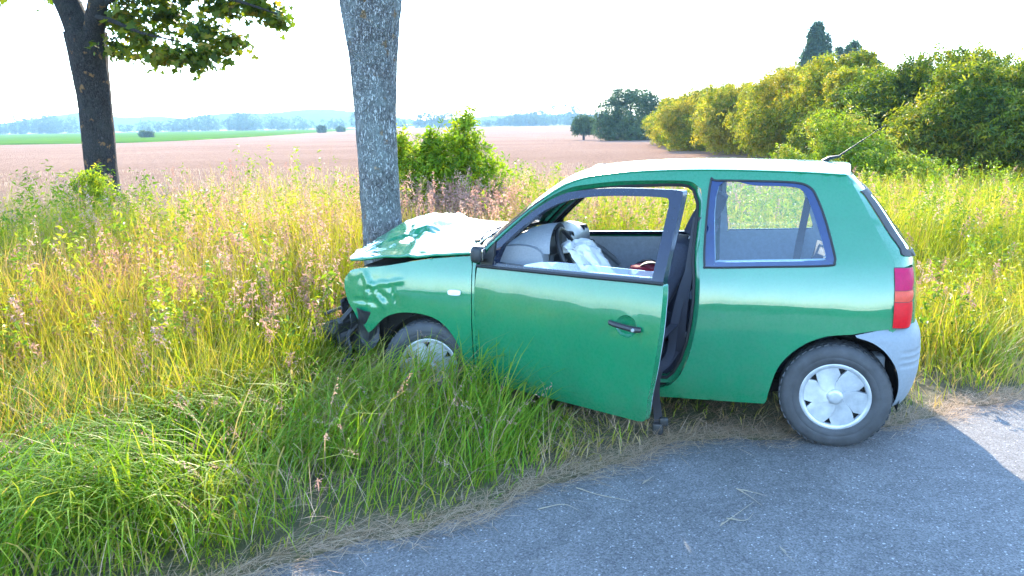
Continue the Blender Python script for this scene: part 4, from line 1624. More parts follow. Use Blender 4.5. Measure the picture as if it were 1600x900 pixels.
ct = empty('roadside_tree', (TREE_XY[0], TREE_XY[1], 0))
tag(ct, 'grey lichened tree trunk that the green car has hit', 'tree')
tk = trunk_mesh('trunk', [(.012, 0, -.05), (.004, 0, .25), (.0, 0, .9), (-.012, 0, 1.5), (-.016, 0, 2.0), (-.012, 0, 2.35), (-.010, 0, 2.62)],
                [.215, .165, .150, .145, .146, .160, .185, .215], M['bark'], ct, 3.0, 64, .075, 16)
lb1 = [(-.03, .0, 2.35), (-.11, .02, 2.75), (-.30, .10, 3.5), (-.55, .1, 4.6), (-.75, .0, 6.5), (-.7, -.2, 9.0)]
lb2 = [(.02, .02, 2.35), (.105, .03, 2.75), (.30, .06, 3.5), (.62, .3, 4.6), (.95, .5, 6.5), (1.2, .4, 8.6)]
for k, lb in enumerate((lb1, lb2)):
    trunk_mesh('limb', lb, [.135, .128, .115, .10, .075, .03], M['bark'], tk, 5.0 + k, 24, .06, 6)
for a, z0, L in ((.3, 4.2, 2.6), (2.3, 4.4, 2.8), (3.6, 5.2, 2.6), (5.2, 4.8, 2.7), (1.2, 6.2, 2.5), (4.3, 6.6, 2.4)):
    src = lb1 if math.cos(a) < 0 else lb2
    p0 = Vector(src[3]) if z0 < 5.6 else Vector(src[4])
    p1 = p0 + Vector((math.cos(a) * L * .5, math.sin(a) * L * .5, .7)); p2 = p0 + Vector((math.cos(a) * L, math.sin(a) * L, 1.2))
    trunk_mesh('limb', [p0, p1, p2], [.06, .04, .015], M['bark'], tk, a, 10, .05, 4)
lobes = []
for k in range(16):
    a = k * 2.4; rr = 2.6 * math.sqrt((k + .5) / 16)
    lobes.append((rr * math.cos(a), rr * math.sin(a), 6.0 + 3.6 * ((k * .37) % 1) + (0.5 if rr < 1 else 0), 1.25, 1.25, 1.0))
V, F, T = cloud(lobes, 7000, .14, .5, .3, 1, 'maple', zmin=4.6)
np_mesh('crown', V, F, M['tree_leaf'], ct, T)

LT = at_px(160, 270, 13.0)
lt = empty('field_tree', (LT.x, LT.y, 0))
tag(lt, 'dark tree with leafy overhanging bough at the edge of the stubble field', 'tree')
tk = trunk_mesh('trunk', [(.0, 0, -.1), (.0, 0, .4), (.0, 0, 1.2), (.0, 0, 2.0), (-.02, 0, 2.7), (-.03, 0, 3.2)], [.36, .27, .235, .235, .24, .27, .30], M['bark2'], lt, 8.0, 40, .06, 10)
LIMBS = [([(-.02, 0, 2.75), (.14, -.1, 3.2), (.42, -.3, 3.8), (.9, -.5, 4.5), (1.4, -.6, 5.6)], [.17, .15, .13, .10, .05]),
         ([(-.04, 0, 2.8), (-.22, .1, 3.4), (-.55, .2, 4.3), (-.7, .2, 6.0), (-.6, .2, 8.5)], [.21, .19, .17, .13, .05]),
         ([(.25, -.2, 3.5), (.9, -.4, 3.75), (1.6, -.5, 3.75), (2.4, -.5, 3.55), (3.0, -.5, 3.35)], [.055, .045, .035, .022, .01]),
         ([(.20, -.2, 3.4), (.6, -.5, 3.3), (1.1, -.7, 3.1), (1.7, -.8, 2.95)], [.04, .03, .02, .008]),
         ([(-.5, .1, 3.8), (-1.4, .0, 4.2), (-2.4, -.2, 4.3)], [.07, .05, .02])]
for pts, rad in LIMBS:
    trunk_mesh('limb', pts, rad, M['bark2'], tk, pts[1][0], 14, .06, 5)
lob = []
for (u, v, ru, rv, dy) in ((195, 30, 36, 30, 0), (180, 75, 18, 22, -.2), (222, 62, 34, 24, -.3), (262, 22, 44, 24, .2), (262, 88, 40, 20, -.4), (305, 92, 34, 18, -.3), (330, 82, 22, 16, -.2),
                          (318, 48, 40, 20, 0), (360, 66, 34, 15, .1), (352, 14, 40, 20, .2), (398, 12, 36, 18, .1), (432, 30, 26, 15, .1), (300, -20, 90, 26, 0), (400, -20, 50, 24, .1), (210, -15, 60, 30, .3)):
    p = at_px(u, v, 13.0 + dy)
    k = 13.0 / FPX
    lob.append((p.x - LT.x, p.y - LT.y, p.z, ru * k, .45, rv * k))
V, F, T = cloud(lob, 3400, .12, .5, .0, 2, 'maple', .28, rough=.6, up=.7)
lob2 = []
for k in range(18):
    a = k * 2.4; rr = 3.2 * math.sqrt((k + .5) / 18)
    lob2.append((rr * math.cos(a) - .3, rr * math.sin(a) + .6, 5.6 + 4.2 * ((k * .43) % 1), 1.4, 1.4, 1.0))
lob2 += [(-1.6, -.2, 4.0, .9, .7, .55), (-2.5, 0, 4.2, .8, .8, .6), (-.9, .5, 3.9, .6, .6, .4)]
V2, F2, T2 = cloud(lob2, 5200, .15, .5, .3, 3, 'maple')
V, F, T = merge([(V, F, T), (V2, F2, T2)])
np_mesh('crown', V, F, M['tree_leaf'], lt, T)


def stems(parent, tips, r0=.02, base=(0, 0, 0), mat=None):
    for q in tips:
        b = Vector(base); q = Vector(q)
        mid = b.lerp(q, .5) + Vector((random.uniform(-.08, .08), random.uniform(-.08, .08), .1 * q.z))
        mb = MB(); mb.tube(spl([tuple(b), tuple(mid), tuple(q)], 4), [r0 * (1 - .085 * i) for i in range(9)], 6)
        mb.build('stem', mat or M['twig'], parent)


def shrub(name, label, cat, loc, lobes, n, size, mat, group=None, base=.45, shape='diamond', seed=0, shell=.45, zmin=.02, stem_r=.02, aspect=.6, var=.22, rough=.28, ground=0.0):
    o = empty(name, loc)
    tag(o, label, cat, group)
    V, F, T = cloud(lobes, n, size, base, shell, seed, shape, var=var, aspect=aspect, zmin=zmin, rough=rough)
    np_mesh('crown', V, F, mat, o, T)
    if stem_r:
        top = sorted(lobes, key=lambda l: -l[2])[:4]
        stems(o, [(l[0], l[1], l[2]) for l in top], stem_r, (0, 0, -.05))
    return o


# bright shrub behind the trunk
p = at_px(700, 260, 9.2)
shrub('shrub', 'bright green leafy shrub just behind the trunk and the bonnet', 'shrub', (p.x, p.y, 0),
      [(-.28, 0, .70, .42, .45, .55), (.10, 0, .80, .45, .45, .60), (.30, .1, 1.15, .32, .35, .42), (.17, .1, 1.55, .20, .25, .28), (-.35, 0, 1.25, .30, .30, .36), (-.05, -.1, 1.2, .32, .32, .40),
       (.42, 0, .65, .26, .30, .42), (.22, .05, 1.78, .07, .09, .16), (-.52, 0, 1.5, .12, .14, .22), (-.15, 0, 1.5, .14, .16, .2)],
      6800, .075, M['bush'], base=.55, shape='spray', seed=4, shell=.35, stem_r=.018, rough=.35)
p = at_px(150, 330, 11.5)
shrub('shrub', 'low green shrub at the foot of the dark tree', 'shrub', (p.x, p.y, 0),
      [(-.20, 0, .55, .30, .35, .50), (.12, 0, .60, .30, .35, .50), (.36, 0, .50, .24, .3, .38), (-.05, 0, .98, .22, .25, .22)],
      3000, .075, M['bush'], base=.50, shape='spray', seed=6, shell=.35, rough=.35)

# hedge along the field: each bush is a thing of its own
HEDGE = [  # u, base distance Y, X, height, radius, tint
    (20.5, 14.6, 2.7, 2.0, .42), (23.5, 16.4, 3.6, 2.3, .38), (24.0, 13.1, 3.0, 2.0, .45), (28.0, 14.4, 3.7, 2.4, .40), (32.0, 13.5, 3.4, 2.1, .62),
    (36.0, 14.4, 4.2, 2.4, .58), (40.0, 13.2, 3.8, 2.2, .70), (44.5, 14.6, 4.3, 2.5, .55), (49.0, 13.4, 3.7, 2.3, .68), (53.5, 14.4, 3.9, 2.4, .60),
    (58.5, 13.5, 3.5, 2.4, .72), (63.5, 14.6, 4.2, 2.5, .56), (69.0, 14.3, 3.6, 2.4, .74), (75.0, 15.2, 3.9, 2.4, .66), (81.0, 15.4, 3.3, 2.1, .60)]
HL = ['dark leafy hedge bush nearest the road at the picture edge', 'tall dark hedge bush rising behind the nearest one', 'second hedge bush from the road, low and shaded',
      'dark rounded hedge bush before the row turns yellow', 'first yellow green hedge bush, low in the near row', 'tall olive hedge bush below the small open tree',
      'yellow tinged hedge bush below the poplar', 'high olive hedge bush just in front of the poplar', 'rounded yellow green bush in the middle of the hedge',
      'olive hedge bush past the middle of the row', 'yellow green bush in the far half of the hedge', 'taller olive bush standing up in the far half of the hedge',
      'yellowish bush third from the far end of the hedge', 'yellowish round bush second from the far end of the hedge', 'small yellow green bush closing the far end of the hedge']
for k, (Y, X, H_, r_, tn) in enumerate(HEDGE):
    tn += .10 if k > 3 else 0  # yellow sunlight on the farther bushes is put into their tint
    rs_ = random.Random(100 + k)
    r_ *= 1.12
    lob = [(0, 0, H_ * .42, r_ * .95, r_ * .95, H_ * .46)]
    for q in range(7):
        a = rs_.uniform(0, 6.28); rr = rs_.uniform(.0, .75) * r_
        lob.append((rr * math.cos(a), rr * math.sin(a), H_ * rs_.uniform(.92, 1.04), .10 * r_, .10 * r_, .16 * r_))
    for q in range(9):
        a = rs_.uniform(0, 6.28); rr = rs_.uniform(.3, .85) * r_
        hh = rs_.uniform(.35, .95) * H_
        s_ = rs_.uniform(.28, .46) * r_
        lob.append((rr * math.cos(a), rr * math.sin(a), min(hh, H_ * (1.02 - .25 * rr / r_)) - s_ * .5, s_, s_, s_ * .85))
    for q in range(6):
        a = rs_.uniform(0, 6.28); rr = rs_.uniform(.1, .8) * r_
        lob.append((rr * math.cos(a), rr * math.sin(a), H_ * rs_.uniform(.80, .95), .24 * r_, .24 * r_, .24 * r_))
    shrub('hedge_bush', HL[k], 'hedge bush', (X, Y, 0), lob, int(11000 * (1.3 if Y < 40 else .8)), .135 + .0014 * Y, M['hedge'],
          'bushes of the hedge along the stubble field', tn, 'spray', k, .55, 0.0, .04, var=.20, rough=.3)

# lighter bushes in front of the hedge, nearer the car
for k, (u, v, Y, H_, r_, lab) in enumerate(((1335, 205, 17, 1.95, 1.15, 'bright yellow green bush in front of the dark hedge, behind the car roof aerial'), (1275, 235, 19, 1.25, 1.0, 'low sunlit bush before the hedge, behind the rear of the car roof'),
                                            (1420, 230, 15.5, 1.25, .9, 'light leafy bush before the hedge at the picture edge'))):
    p = at_px(u, v, Y)
    rs_ = random.Random(k)
    lob = [(rs_.uniform(-.7, .7) * r_, rs_.uniform(-.5, .5) * r_, rs_.uniform(.3, .85) * H_, .36 * r_, .36 * r_, .32 * r_) for q in range(11)]
    shrub('sunlit_bush', lab, 'bush', (p.x, p.y, 0), lob, 3000, .10, M['weed'], 'sunlit bushes in front of the hedge', .45, 'spray', 20 + k, .4, stem_r=.02, rough=.35)


def far_tree(name, label, u, vb, Y, lobes_px, n, size, mat, trunk_r=.3, base=.45, seed=0, group=None, shape='spray', rough=.25, shell=.5, h0=2.0):
    p = at_px(u, vb, Y)
    z0 = float(rise(Y))
    o = empty(name, (p.x, Y, z0)); tag(o, label, 'tree', group)
    k = Y / FPX
    lob = []
    for (lu, lv, ru, rv) in lobes_px:
        q = at_px(lu, lv, Y)
        lob.append((q.x - p.x, 0 + ((lu * 7 + lv * 3) % 11 - 5) * .08 * ru * k, q.z - z0, ru * k, ru * k * .9, rv * k))
    V, F, T = cloud(lob, n, size, base, shell, seed, shape, zmin=.0, rough=rough)
    np_mesh('crown', V, F, mat, o, T)
    top = max(l[2] for l in lob)
    trunk_mesh('trunk', [(0, 0, -.2), (0, 0, top * .35), (0, 0, top * .8)], [trunk_r, trunk_r * .8, trunk_r * .3], M['bark2'], o, seed, 10, .05, 3)
    return o


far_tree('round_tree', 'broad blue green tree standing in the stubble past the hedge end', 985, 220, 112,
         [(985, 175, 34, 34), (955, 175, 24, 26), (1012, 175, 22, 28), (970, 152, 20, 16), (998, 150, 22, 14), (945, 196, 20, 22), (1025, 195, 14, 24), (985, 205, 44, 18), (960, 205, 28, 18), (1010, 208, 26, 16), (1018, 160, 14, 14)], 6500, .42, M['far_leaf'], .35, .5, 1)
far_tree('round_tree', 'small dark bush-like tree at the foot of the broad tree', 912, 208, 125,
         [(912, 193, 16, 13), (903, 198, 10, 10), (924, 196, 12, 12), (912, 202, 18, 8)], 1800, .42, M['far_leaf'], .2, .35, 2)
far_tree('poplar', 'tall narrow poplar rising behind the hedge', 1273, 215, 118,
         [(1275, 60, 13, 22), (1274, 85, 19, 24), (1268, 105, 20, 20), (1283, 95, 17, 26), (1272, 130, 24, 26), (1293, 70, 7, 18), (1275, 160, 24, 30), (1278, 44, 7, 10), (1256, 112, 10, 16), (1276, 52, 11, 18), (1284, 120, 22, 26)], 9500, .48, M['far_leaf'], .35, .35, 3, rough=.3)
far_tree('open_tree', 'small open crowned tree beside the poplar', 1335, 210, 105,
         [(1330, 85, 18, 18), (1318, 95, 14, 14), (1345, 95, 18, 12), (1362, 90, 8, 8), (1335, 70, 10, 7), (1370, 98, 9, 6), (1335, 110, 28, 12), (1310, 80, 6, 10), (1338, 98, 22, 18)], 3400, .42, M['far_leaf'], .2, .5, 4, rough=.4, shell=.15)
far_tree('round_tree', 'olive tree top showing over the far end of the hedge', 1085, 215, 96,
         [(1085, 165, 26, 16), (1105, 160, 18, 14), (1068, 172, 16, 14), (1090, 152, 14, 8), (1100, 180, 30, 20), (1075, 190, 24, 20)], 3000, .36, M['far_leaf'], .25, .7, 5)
for k, (u, v, Y, ru, rv, lab) in enumerate(((229, 210, 300, 11, 6, 'lone round bush at the near edge of the green field'), (503, 208, 420, 6.5, 6, 'small round bush by the grey trunk at the green field edge'),
                                            (533, 208, 460, 6, 4, 'tiny bush at the field edge touching the grey trunk'))):
    p = at_px(u, v, Y)
    k_ = Y / FPX
    shrub('field_bush', lab, 'bush', (p.x, Y, float(rise(Y)) + .2), [(-.3 * ru * k_, 0, rv * k_ * .8, ru * k_ * .7, ru * k_ * .7, rv * k_), (.4 * ru * k_, 0, rv * k_ * .7, ru * k_ * .6, ru * k_ * .6, rv * k_ * .9)],
          900, .0022 * Y, M['far_leaf'], 'bushes in the green field', .5, 'spray', 40 + k, .5, 0, 0)

# far treelines, one mass each
def treeline(label, x0, x1, y0, y1, hmin, hmax, n, seed, size=2.6):
    rs_ = random.Random(seed)
    lob = []
    for q in range(n):
        f = (q + rs_.random()) / n
        H_ = rs_.uniform(hmin, hmax) * (1 + .35 * math.sin(f * 17 + seed))
        x = x0 + (x1 - x0) * f; y = y0 + (y1 - y0) * f + rs_.uniform(-25, 25)
        w = H_ * rs_.uniform(.45, .8)
        z = float(rise(y))
        lob.append((x, y, z + H_ * .55, w, w, H_ * .48))
        lob.append((x + w * .5, y - w * .3, z + H_ * .25, w * .9, w * .7, H_ * .3))
    V, F, T = cloud(lob, n * 150, size, .5, .75, seed, 'spray', rough=.22)
    o = np_mesh('treeline', V, F, M['far_leaf'], None, T)
    tag(o, label, 'treeline', kind='stuff')
    return o


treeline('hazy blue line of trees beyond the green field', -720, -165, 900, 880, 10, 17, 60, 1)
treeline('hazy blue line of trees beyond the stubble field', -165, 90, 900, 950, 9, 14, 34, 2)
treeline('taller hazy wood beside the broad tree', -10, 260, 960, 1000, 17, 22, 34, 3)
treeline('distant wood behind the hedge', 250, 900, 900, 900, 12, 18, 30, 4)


# ------------------------------------------------------------------ grasses and weeds of the verge
def lush(x, y): return vnoise(x, y, .9, 2.0)


def dcar_height(x, y):
    """how high the sward stands at a place"""
    d = y - road_edge(x)
    lx, ly = car_local(x, y)
    h = .10 + .34 * np.clip((d - .05) / .55, 0, 1)
    h *= 1 + .25 * vnoise(x, y, 2.3, 1.0)
    near_sill = (lx > -.5) & (lx < 1.5) & (ly < 1.35) & (ly > -.9)
    h = np.where(near_sill, np.minimum(h, .09 + .06 * np.clip((ly - .9) / .4, 0, 1) + .05 * np.clip((lx - 1.0) / .5, 0, 1)), h)
    h = np.where(under_door(x, y), np.minimum(h, .17), h)
    h = np.where(x > 1.3, np.minimum(h, .10 + .35 * np.clip((lx * -1 - .55) / .5, 0, 1)), h)
    return h


parts = []
# 1 green sward along the road
x, y = scatter(150000, -7.5, 3.6, 1.0, 7.2, lambda x, y: (y - road_edge(x) > .03 + .05 * np.abs(vnoise(x, y, 6))) & (y - road_edge(x) < 2.6) & not_trunk(x, y)
               & (clear_of_car(x, y) | (RNG.random(len(x)) < .25)) & (RNG.random(len(x)) < np.clip((y - road_edge(x)) / .35, .15, 1)))
keep = RNG.random(len(x)) < np.clip(.55 + .5 * vnoise(x, y, 3.1, 5), .15, 1)
x, y = x[keep], y[keep]
n = len(x)
inside = ~clear_of_car(x, y)
h = dcar_height(x, y) * RNG.uniform(.55, 1.45, n)
h = np.where(inside, np.minimum(h, .10), h)
d = y - road_edge(x)
tn = .54 + .20 * lush(x, y) + RNG.normal(0, .17, n) + .35 * np.clip(1 - d / .35, 0, 1) + np.where((car_local(x, y)[0] < 1.5) & (car_local(x, y)[1] < 1.4), .30, 0)
tuft = vnoise(x, y, 4.0, 9.0) * 3.1 + RNG.normal(0, .8, n)
parts.append(blades(x, y, ground_z(x, y) - .01, h, RNG.uniform(.005, .0105, n), tuft, RNG.uniform(.05, .45, n), RNG.uniform(.5, 2.1, n), tn))
# drooping long blades that lap over the rest
x, y = scatter(22000, -6.5, 1.2, 1.4, 6.4, lambda x, y: (y - road_edge(x) > .25) & (y - road_edge(x) < 2.3) & clear_of_car(x, y, .02) & ~under_door(x, y) & not_trunk(x, y)
               & (vnoise(x, y, 1.7, 3.3) > -.25))
n = len(x)
h = np.minimum(dcar_height(x, y) * RNG.uniform(1.3, 2.1, n), .75)
lx, ly = car_local(x, y)
h = np.where((ly < 1.25) & (lx < 2.0) & (lx > -.5), np.minimum(h, .28), h)
tn = .56 + .25 * lush(x, y) + RNG.normal(0, .16, n)
parts.append(blades(x, y, ground_z(x, y), h, RNG.uniform(.007, .014, n), vnoise(x, y, 1.2, 4.0) * 3.5 + RNG.normal(0, .7, n), RNG.uniform(.1, .5, n), RNG.uniform(1.2, 2.5, n), tn, 6))
V, F, T = merge(parts)
o = np_mesh('verge_grass', V, F, M['grass'], None, T)
tag(o, 'long green grass of the verge between road and car', 'grass', kind='stuff')


# 2 tall yellowing grass behind: left of the tree, behind the car and beyond its tail
def tall_h(x, y):
    d = y - road_edge(x)
    return .40 + .30 * np.clip((d - 1.6) / 2.0, 0, 1) + .25 * np.clip((y - 6) / 4, 0, 1) * np.clip((1.5 - x) / 2, 0, 1) + .10 * vnoise(x, y, 1.3, 6)


def tall_zone(x, y):
    d = y - road_edge(x)
    lx, ly = car_local(x, y)
    left = (x < 0) & (d > 1.7 + .3 * vnoise(x, y, 2.0))
    back = (ly < -1.05 - .12 * vnoise(x, y, 3)) | (lx < -.62)
    right = (x >= 0) & (d > .55) & back
    return (left | right) & (back | (lx > 2.95)) & (y < field_near(x) + 1.2 + .8 * vnoise(x, y, .8)) & not_trunk(x, y)


parts = []
for (nn, x0, x1, y0, y1, wmul) in ((52000, -4.5, .3, 3.2, 8.0, 1.0), (46000, -11, .5, 6.5, 13, 1.35), (42000, .0, 7.5, 4.6, 9.0, 1.1), (36000, .0, 12.5, 8.5, 16, 1.6)):
    x, y = scatter(nn, x0, x1, y0, y1, tall_zone)
    n = len(x)
    h = tall_h(x, y) * RNG.uniform(.6, 1.5, n)
    tn = .42 + .28 * vnoise(x, y, .9, 7) + RNG.normal(0, .22, n) + .38 * np.exp(-((x + 3.1) / 1.1) ** 2 - ((y - 5.9) / 1.0) ** 2) + .25 * np.exp(-((x + .4) / .8) ** 2 - ((y - 7.6) / .8) ** 2)
    parts.append(blades(x, y, ground_z(x, y), h, RNG.uniform(.004, .009, n) * wmul, RNG.uniform(0, 6.28, n), RNG.uniform(.0, .28, n), RNG.uniform(.2, 1.3, n), tn))
V, F, T = merge(parts)
o = np_mesh('tall_grass', V, F, M['drygrass'], None, T)
tag(o, 'tall sunlit yellow grass between the verge and the stubble field', 'grass', kind='stuff')

# 3 flowering grasses: thin stalks with pinkish feathery heads
cl = [at_px(u, v, Y) for u, v, Y in ((430, 360, 7.5), (500, 340, 8.0), (470, 390, 7.0), (300, 370, 8.5), (270, 390, 7.8), (240, 430, 7.0), (160, 440, 7.0), (200, 470, 6.4), (430, 420, 6.4), (470, 440, 6.0),
                                    (300, 470, 6.2), (700, 300, 8.4), (670, 305, 8.2), (750, 310, 8.4), (730, 290, 8.8), (940, 320, 8.8), (380, 330, 9), (550, 330, 8.4))]
P, H_ = [], []
for c in cl:
    m = 135
    P.append(np.stack([c.x + RNG.normal(0, .38, m), c.y + RNG.normal(0, .5, m)], 1))
    H_.append(np.clip(c.z + RNG.normal(0, .12, m), .45, 1.45))
bx, by = scatter(2600, -9, 9, 4.5, 13, lambda x, y: tall_zone(x, y) & ((x < .3) | (RNG.random(len(x)) < .3)))
P.append(np.stack([bx, by], 1)); H_.append(tall_h(bx, by) * RNG.uniform(1.0, 1.5, len(bx)))
P = np.concatenate(P); H_ = np.concatenate(H_)
ok = tall_zone(P[:, 0], P[:, 1]) | (~(P[:, 0] > 0) & (P[:, 1] > 4.8) & clear_of_car(P[:, 0], P[:, 1], .1) & not_trunk(P[:, 0], P[:, 1]) & (P[:, 1] < 9.5))
P, H_ = P[ok], H_[ok]
n = len(P)
az = RNG.uniform(0, 6.28, n); tl = RNG.uniform(0, .15, n); cu = RNG.uniform(.1, .7, n)
sv = blades(P[:, 0], P[:, 1], ground_z(P[:, 0], P[:, 1]), H_ * 1.04, np.full(n, .0045), az, tl, cu, np.full(n, .35), 6)
# heads: follow the same arc near its tip
q = 46
s = RNG.uniform(.74, 1.0, (n, q))
angm = tl[:, None] + cu[:, None] * .45 * s
rad_ = np.sin(angm) * s * H_[:, None]
zc = np.cos(angm) * s * H_[:, None]
spread = (.042 * (1 - ((s - .74) / .26)) + .010) * RNG.uniform(.2, 1, (n, q))
aa = RNG.uniform(0, 6.28, (n, q))
hx_ = P[:, 0][:, None] + rad_ * np.cos(az)[:, None] + spread * np.cos(aa)
hy_ = P[:, 1][:, None] + rad_ * np.sin(az)[:, None] + spread * np.sin(aa)
HP = np.stack([hx_, hy_, zc], -1).reshape(-1, 3)
HN = RNG.normal(size=HP.shape)
hv = leaves(HP, HN, RNG.uniform(.014, .034, len(HP)), np.repeat(RNG.uniform(.1, .9, n), q) + RNG.normal(0, .12, n * q), .4)
fx2, fy2 = scatter(900, -5.5, .3, 2.0, 6.0, lambda x, y: (y - road_edge(x) > .35) & (y - road_edge(x) < 2.4) & clear_of_car(x, y, .12) & ~under_door(x, y) & not_trunk(x, y))
m = len(fx2)
fh = RNG.uniform(.38, .75, m); fh = np.where(car_local(fx2, fy2)[1] < 1.2, np.minimum(fh, .45), fh)
faz = RNG.uniform(0, 6.28, m); ft = RNG.uniform(.1, .5, m); fc = RNG.uniform(.6, 1.8, m)
sv2 = blades(fx2, fy2, ground_z(fx2, fy2), fh, np.full(m, .0035), faz, ft, fc, np.full(m, .6), 6)
tips = sv2[0].reshape(m, -1, 3)
tp, pv = tips[:, -1], (tips[:, 3] + tips[:, 8]) / 2
kk = 26
ss = RNG.uniform(0, 1.0, (m, kk, 1))
hp = (pv[:, None] * (1 - ss) + tp[:, None] * ss + RNG.normal(0, .004, (m, kk, 3))).reshape(-1, 3)
hd = np.repeat(tp - pv, kk, 0) + RNG.normal(0, .02, (m * kk, 3))
hv2 = leaves(hp, RNG.normal(size=hp.shape), RNG.uniform(.008, .016, m * kk), np.repeat(RNG.uniform(.4, 1, m), kk), .35)
V, F, T = merge([sv, hv, sv2, hv2])
o = np_mesh('flowering_grass', V, F, M['panicle'], None, T)
tag(o, 'pinkish feathery grass heads above the yellow grass', 'grass', kind='stuff')

# 4 leafy weeds in the tall grass
x, y = scatter(8000, -10.5, 11, 4.6, 14.5, lambda x, y: tall_zone(x, y) & (vnoise(x, y, 1.1, 12) > -.35))
n = min(len(x), 2300)
x, y = x[:n], y[:n]
h = tall_h(x, y) * RNG.uniform(.85, 1.55, n)
az = RNG.uniform(0, 6.28, n); tl = RNG.uniform(0, .15, n)
sv = blades(x, y, ground_z(x, y), h, np.full(n, .008), az, tl, RNG.uniform(0, .25, n), np.full(n, .8), 4)
q = 44
s = RNG.uniform(.2, 1.0, (n, q)) ** .8
sp = (.10 * (1.15 - s)) + .02
aa = RNG.uniform(0, 6.28, (n, q))
lxp = x[:, None] + np.sin(tl)[:, None] * np.cos(az)[:, None] * s * h[:, None] + sp * np.cos(aa) * RNG.uniform(.4, 1, (n, q))
lyp = y[:, None] + np.sin(tl)[:, None] * np.sin(az)[:, None] * s * h[:, None] + sp * np.sin(aa) * RNG.uniform(.4, 1, (n, q))
LP = np.stack([lxp, lyp, s * h[:, None]], -1).reshape(-1, 3)
LN = np.stack([np.cos(aa).ravel() * .5, np.sin(aa).ravel() * .5, np.full(n * q, .8)], 1) + RNG.normal(0, .45, (n * q, 3))
lv = leaves(LP, LN, RNG.uniform(.030, .070, n * q), np.repeat(.45 + .25 * vnoise(x, y, 1.0, 3) + RNG.normal(0, .14, n), q) + RNG.normal(0, .1, n * q), .38)
V, F, T = merge([sv, lv])
o = np_mesh('leafy_weeds', V, F, M['weed'], None, T)
tag(o, 'yellow green leafy weeds standing among the tall grass', 'weeds', kind='stuff')

# 5 mown dead grass along the edge of the asphalt
x = RNG.uniform(-6, 4.5, 15000); y = road_edge(x) + RNG.normal(.02, .085, 15000) + .05 * vnoise(x, x, 3)
n = len(x)
p1 = blades(x, y, np.full(n, .004) + RNG.uniform(0, .022, n), RNG.uniform(.04, .16, n), RNG.uniform(.002, .0045, n), RNG.normal(.4, 1.0, n), RNG.uniform(1.35, 1.62, n), RNG.uniform(-.1, .2, n), RNG.uniform(0, 1, n), 3)
x, y = scatter(9000, .3, 3.4, 3.9, 6.2, lambda x, y: (y - road_edge(x) > -.02) & (y - road_edge(x) < 1.1) & (car_local(x, y)[1] > .2))
n = len(x)
p2 = blades(x, y, ground_z(x, y) + RNG.uniform(.0, .03, n), RNG.uniform(.05, .18, n), RNG.uniform(.002, .0045, n), RNG.uniform(0, 6.28, n), RNG.uniform(.9, 1.6, n), RNG.uniform(0, .5, n), RNG.uniform(0, .9, n), 3)
x, y = scatter(12000, -6.5, .8, 1.4, 6.0, lambda x, y: (y - road_edge(x) > .05) & (y - road_edge(x) < 2.8) & clear_of_car(x, y))
n = len(x)
p3 = blades(x, y, ground_z(x, y) + RNG.uniform(.0, .12, n), RNG.uniform(.10, .38, n), RNG.uniform(.002, .004, n), RNG.uniform(0, 6.28, n), RNG.uniform(.3, 1.5, n), RNG.uniform(0, .9, n), RNG.uniform(0, .9, n), 4)
V, F, T = merge([p1, p2, p3])
o = np_mesh('dead_grass', V, F, M['straw'], None, T)
tag(o, 'pinkish dead grass litter along the edge of the asphalt', 'litter', kind='stuff')

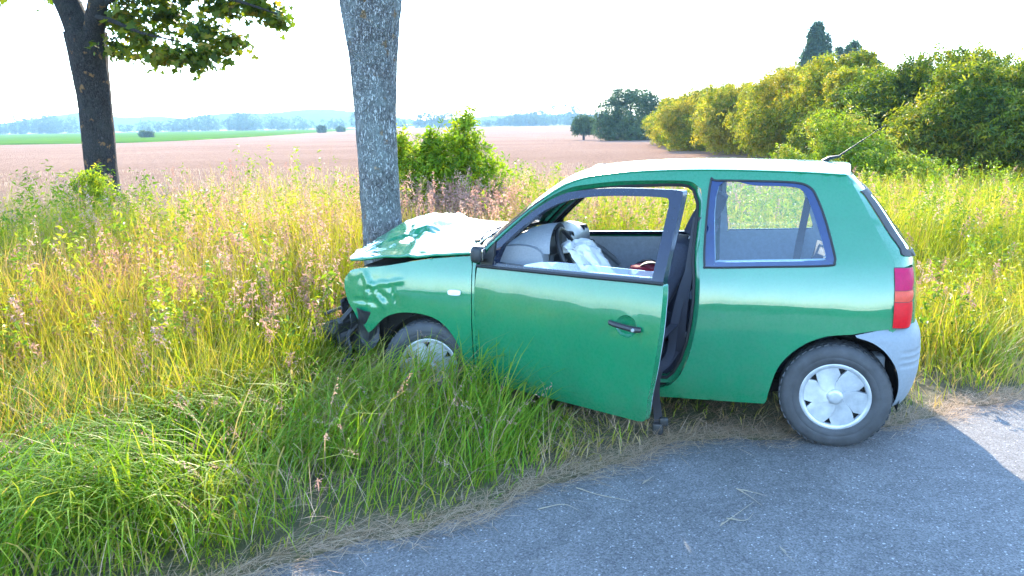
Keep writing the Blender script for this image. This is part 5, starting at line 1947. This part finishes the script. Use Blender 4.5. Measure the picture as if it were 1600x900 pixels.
# stubble straws standing in the near part of the field
x, y = scatter(60000, -26, 26, 9.5, 40, lambda x, y: (y > field_near(x)) & (RNG.random(len(x)) < np.clip(14 / y, .1, 1) ** 1.2))
n = len(x)
V, F, T = blades(x, y, np.full(n, .04), RNG.uniform(.06, .17, n), RNG.uniform(.006, .012, n) * np.clip(y / 15, 1, 2.2), RNG.uniform(0, 6.28, n), RNG.uniform(0, .5, n), RNG.uniform(0, .3, n), RNG.uniform(.1, 1, n), 3)
o = np_mesh('stubble', V, F, M['straw'], None, T)
tag(o, 'short cut straw standing in the stubble field', 'stubble', kind='stuff')

# dry stalks lying on the asphalt
STRAWS = [((900, 764), (935, 775), (985, 785), 'long curved dry stalk on the asphalt below the open door'),
          ((1150, 765), (1172, 778), (1190, 792), 'dry stalk across the asphalt, upper one of a crossed pair'),
          ((1125, 824), (1150, 806), (1178, 786), 'straight dry stalk lower one of the crossed pair'),
          ((1152, 766), (1180, 772), (1198, 777), 'short pale stalk beside the crossed pair'),
          ((1218, 856), (1228, 868), (1241, 880), 'lone short stalk nearest the bottom of the road'),
          ((1004, 758), (1015, 750), (1022, 745), 'tiny bent stalk near the grass edge'),
          ((840, 798), (880, 790), (905, 800), 'dark twig lying close to the mown edge'),
          ((1135, 812), (1165, 815), (1178, 803), 'faint curved stalk under the crossed pair')]
for a, b, c, lab in STRAWS:
    pts = []
    for (u, v) in (a, b, c):
        r = at_px(u, v, 3.0) - Vector((0, 0, CAM_H))
        g = Vector((0, 0, CAM_H)) + r * (CAM_H / -r.z)
        pts.append((g.x, g.y, .006))
    base_ = Vector(pts[1])
    mb = MB()
    L_ = [tuple(Vector(p) - base_ + Vector((0, 0, .001))) for p in pts]
    mb.tube(spl(L_, 5), [.0022 - .00014 * i for i in range(11)], 5)
    # two narrow husks at the thick end
    s0 = Vector(L_[0]); dr = (Vector(L_[1]) - s0).normalized(); pr = Vector((-dr.y, dr.x, 0))
    mb.add([s0, s0 + dr * .03 + pr * .010, s0 + dr * .055 + pr * .006, s0 + dr * .03 + pr * .003], [(0, 1, 2, 3)])
    o = mb.build('dry_stalk', M['stalk'])
    o.location = base_
    tag(o, lab, 'dry stalk', 'dry stalks lying on the road')

# haze between here and the hills
hz = MB()
hz.box((-3500, -3500, -9), (3500, 3500, 82))
ho = hz.build('haze', None, None, False)
ho.data.materials.append(haze_mat())
tag(ho, 'pale blue haze over the distant trees and hills', kind='stuff')
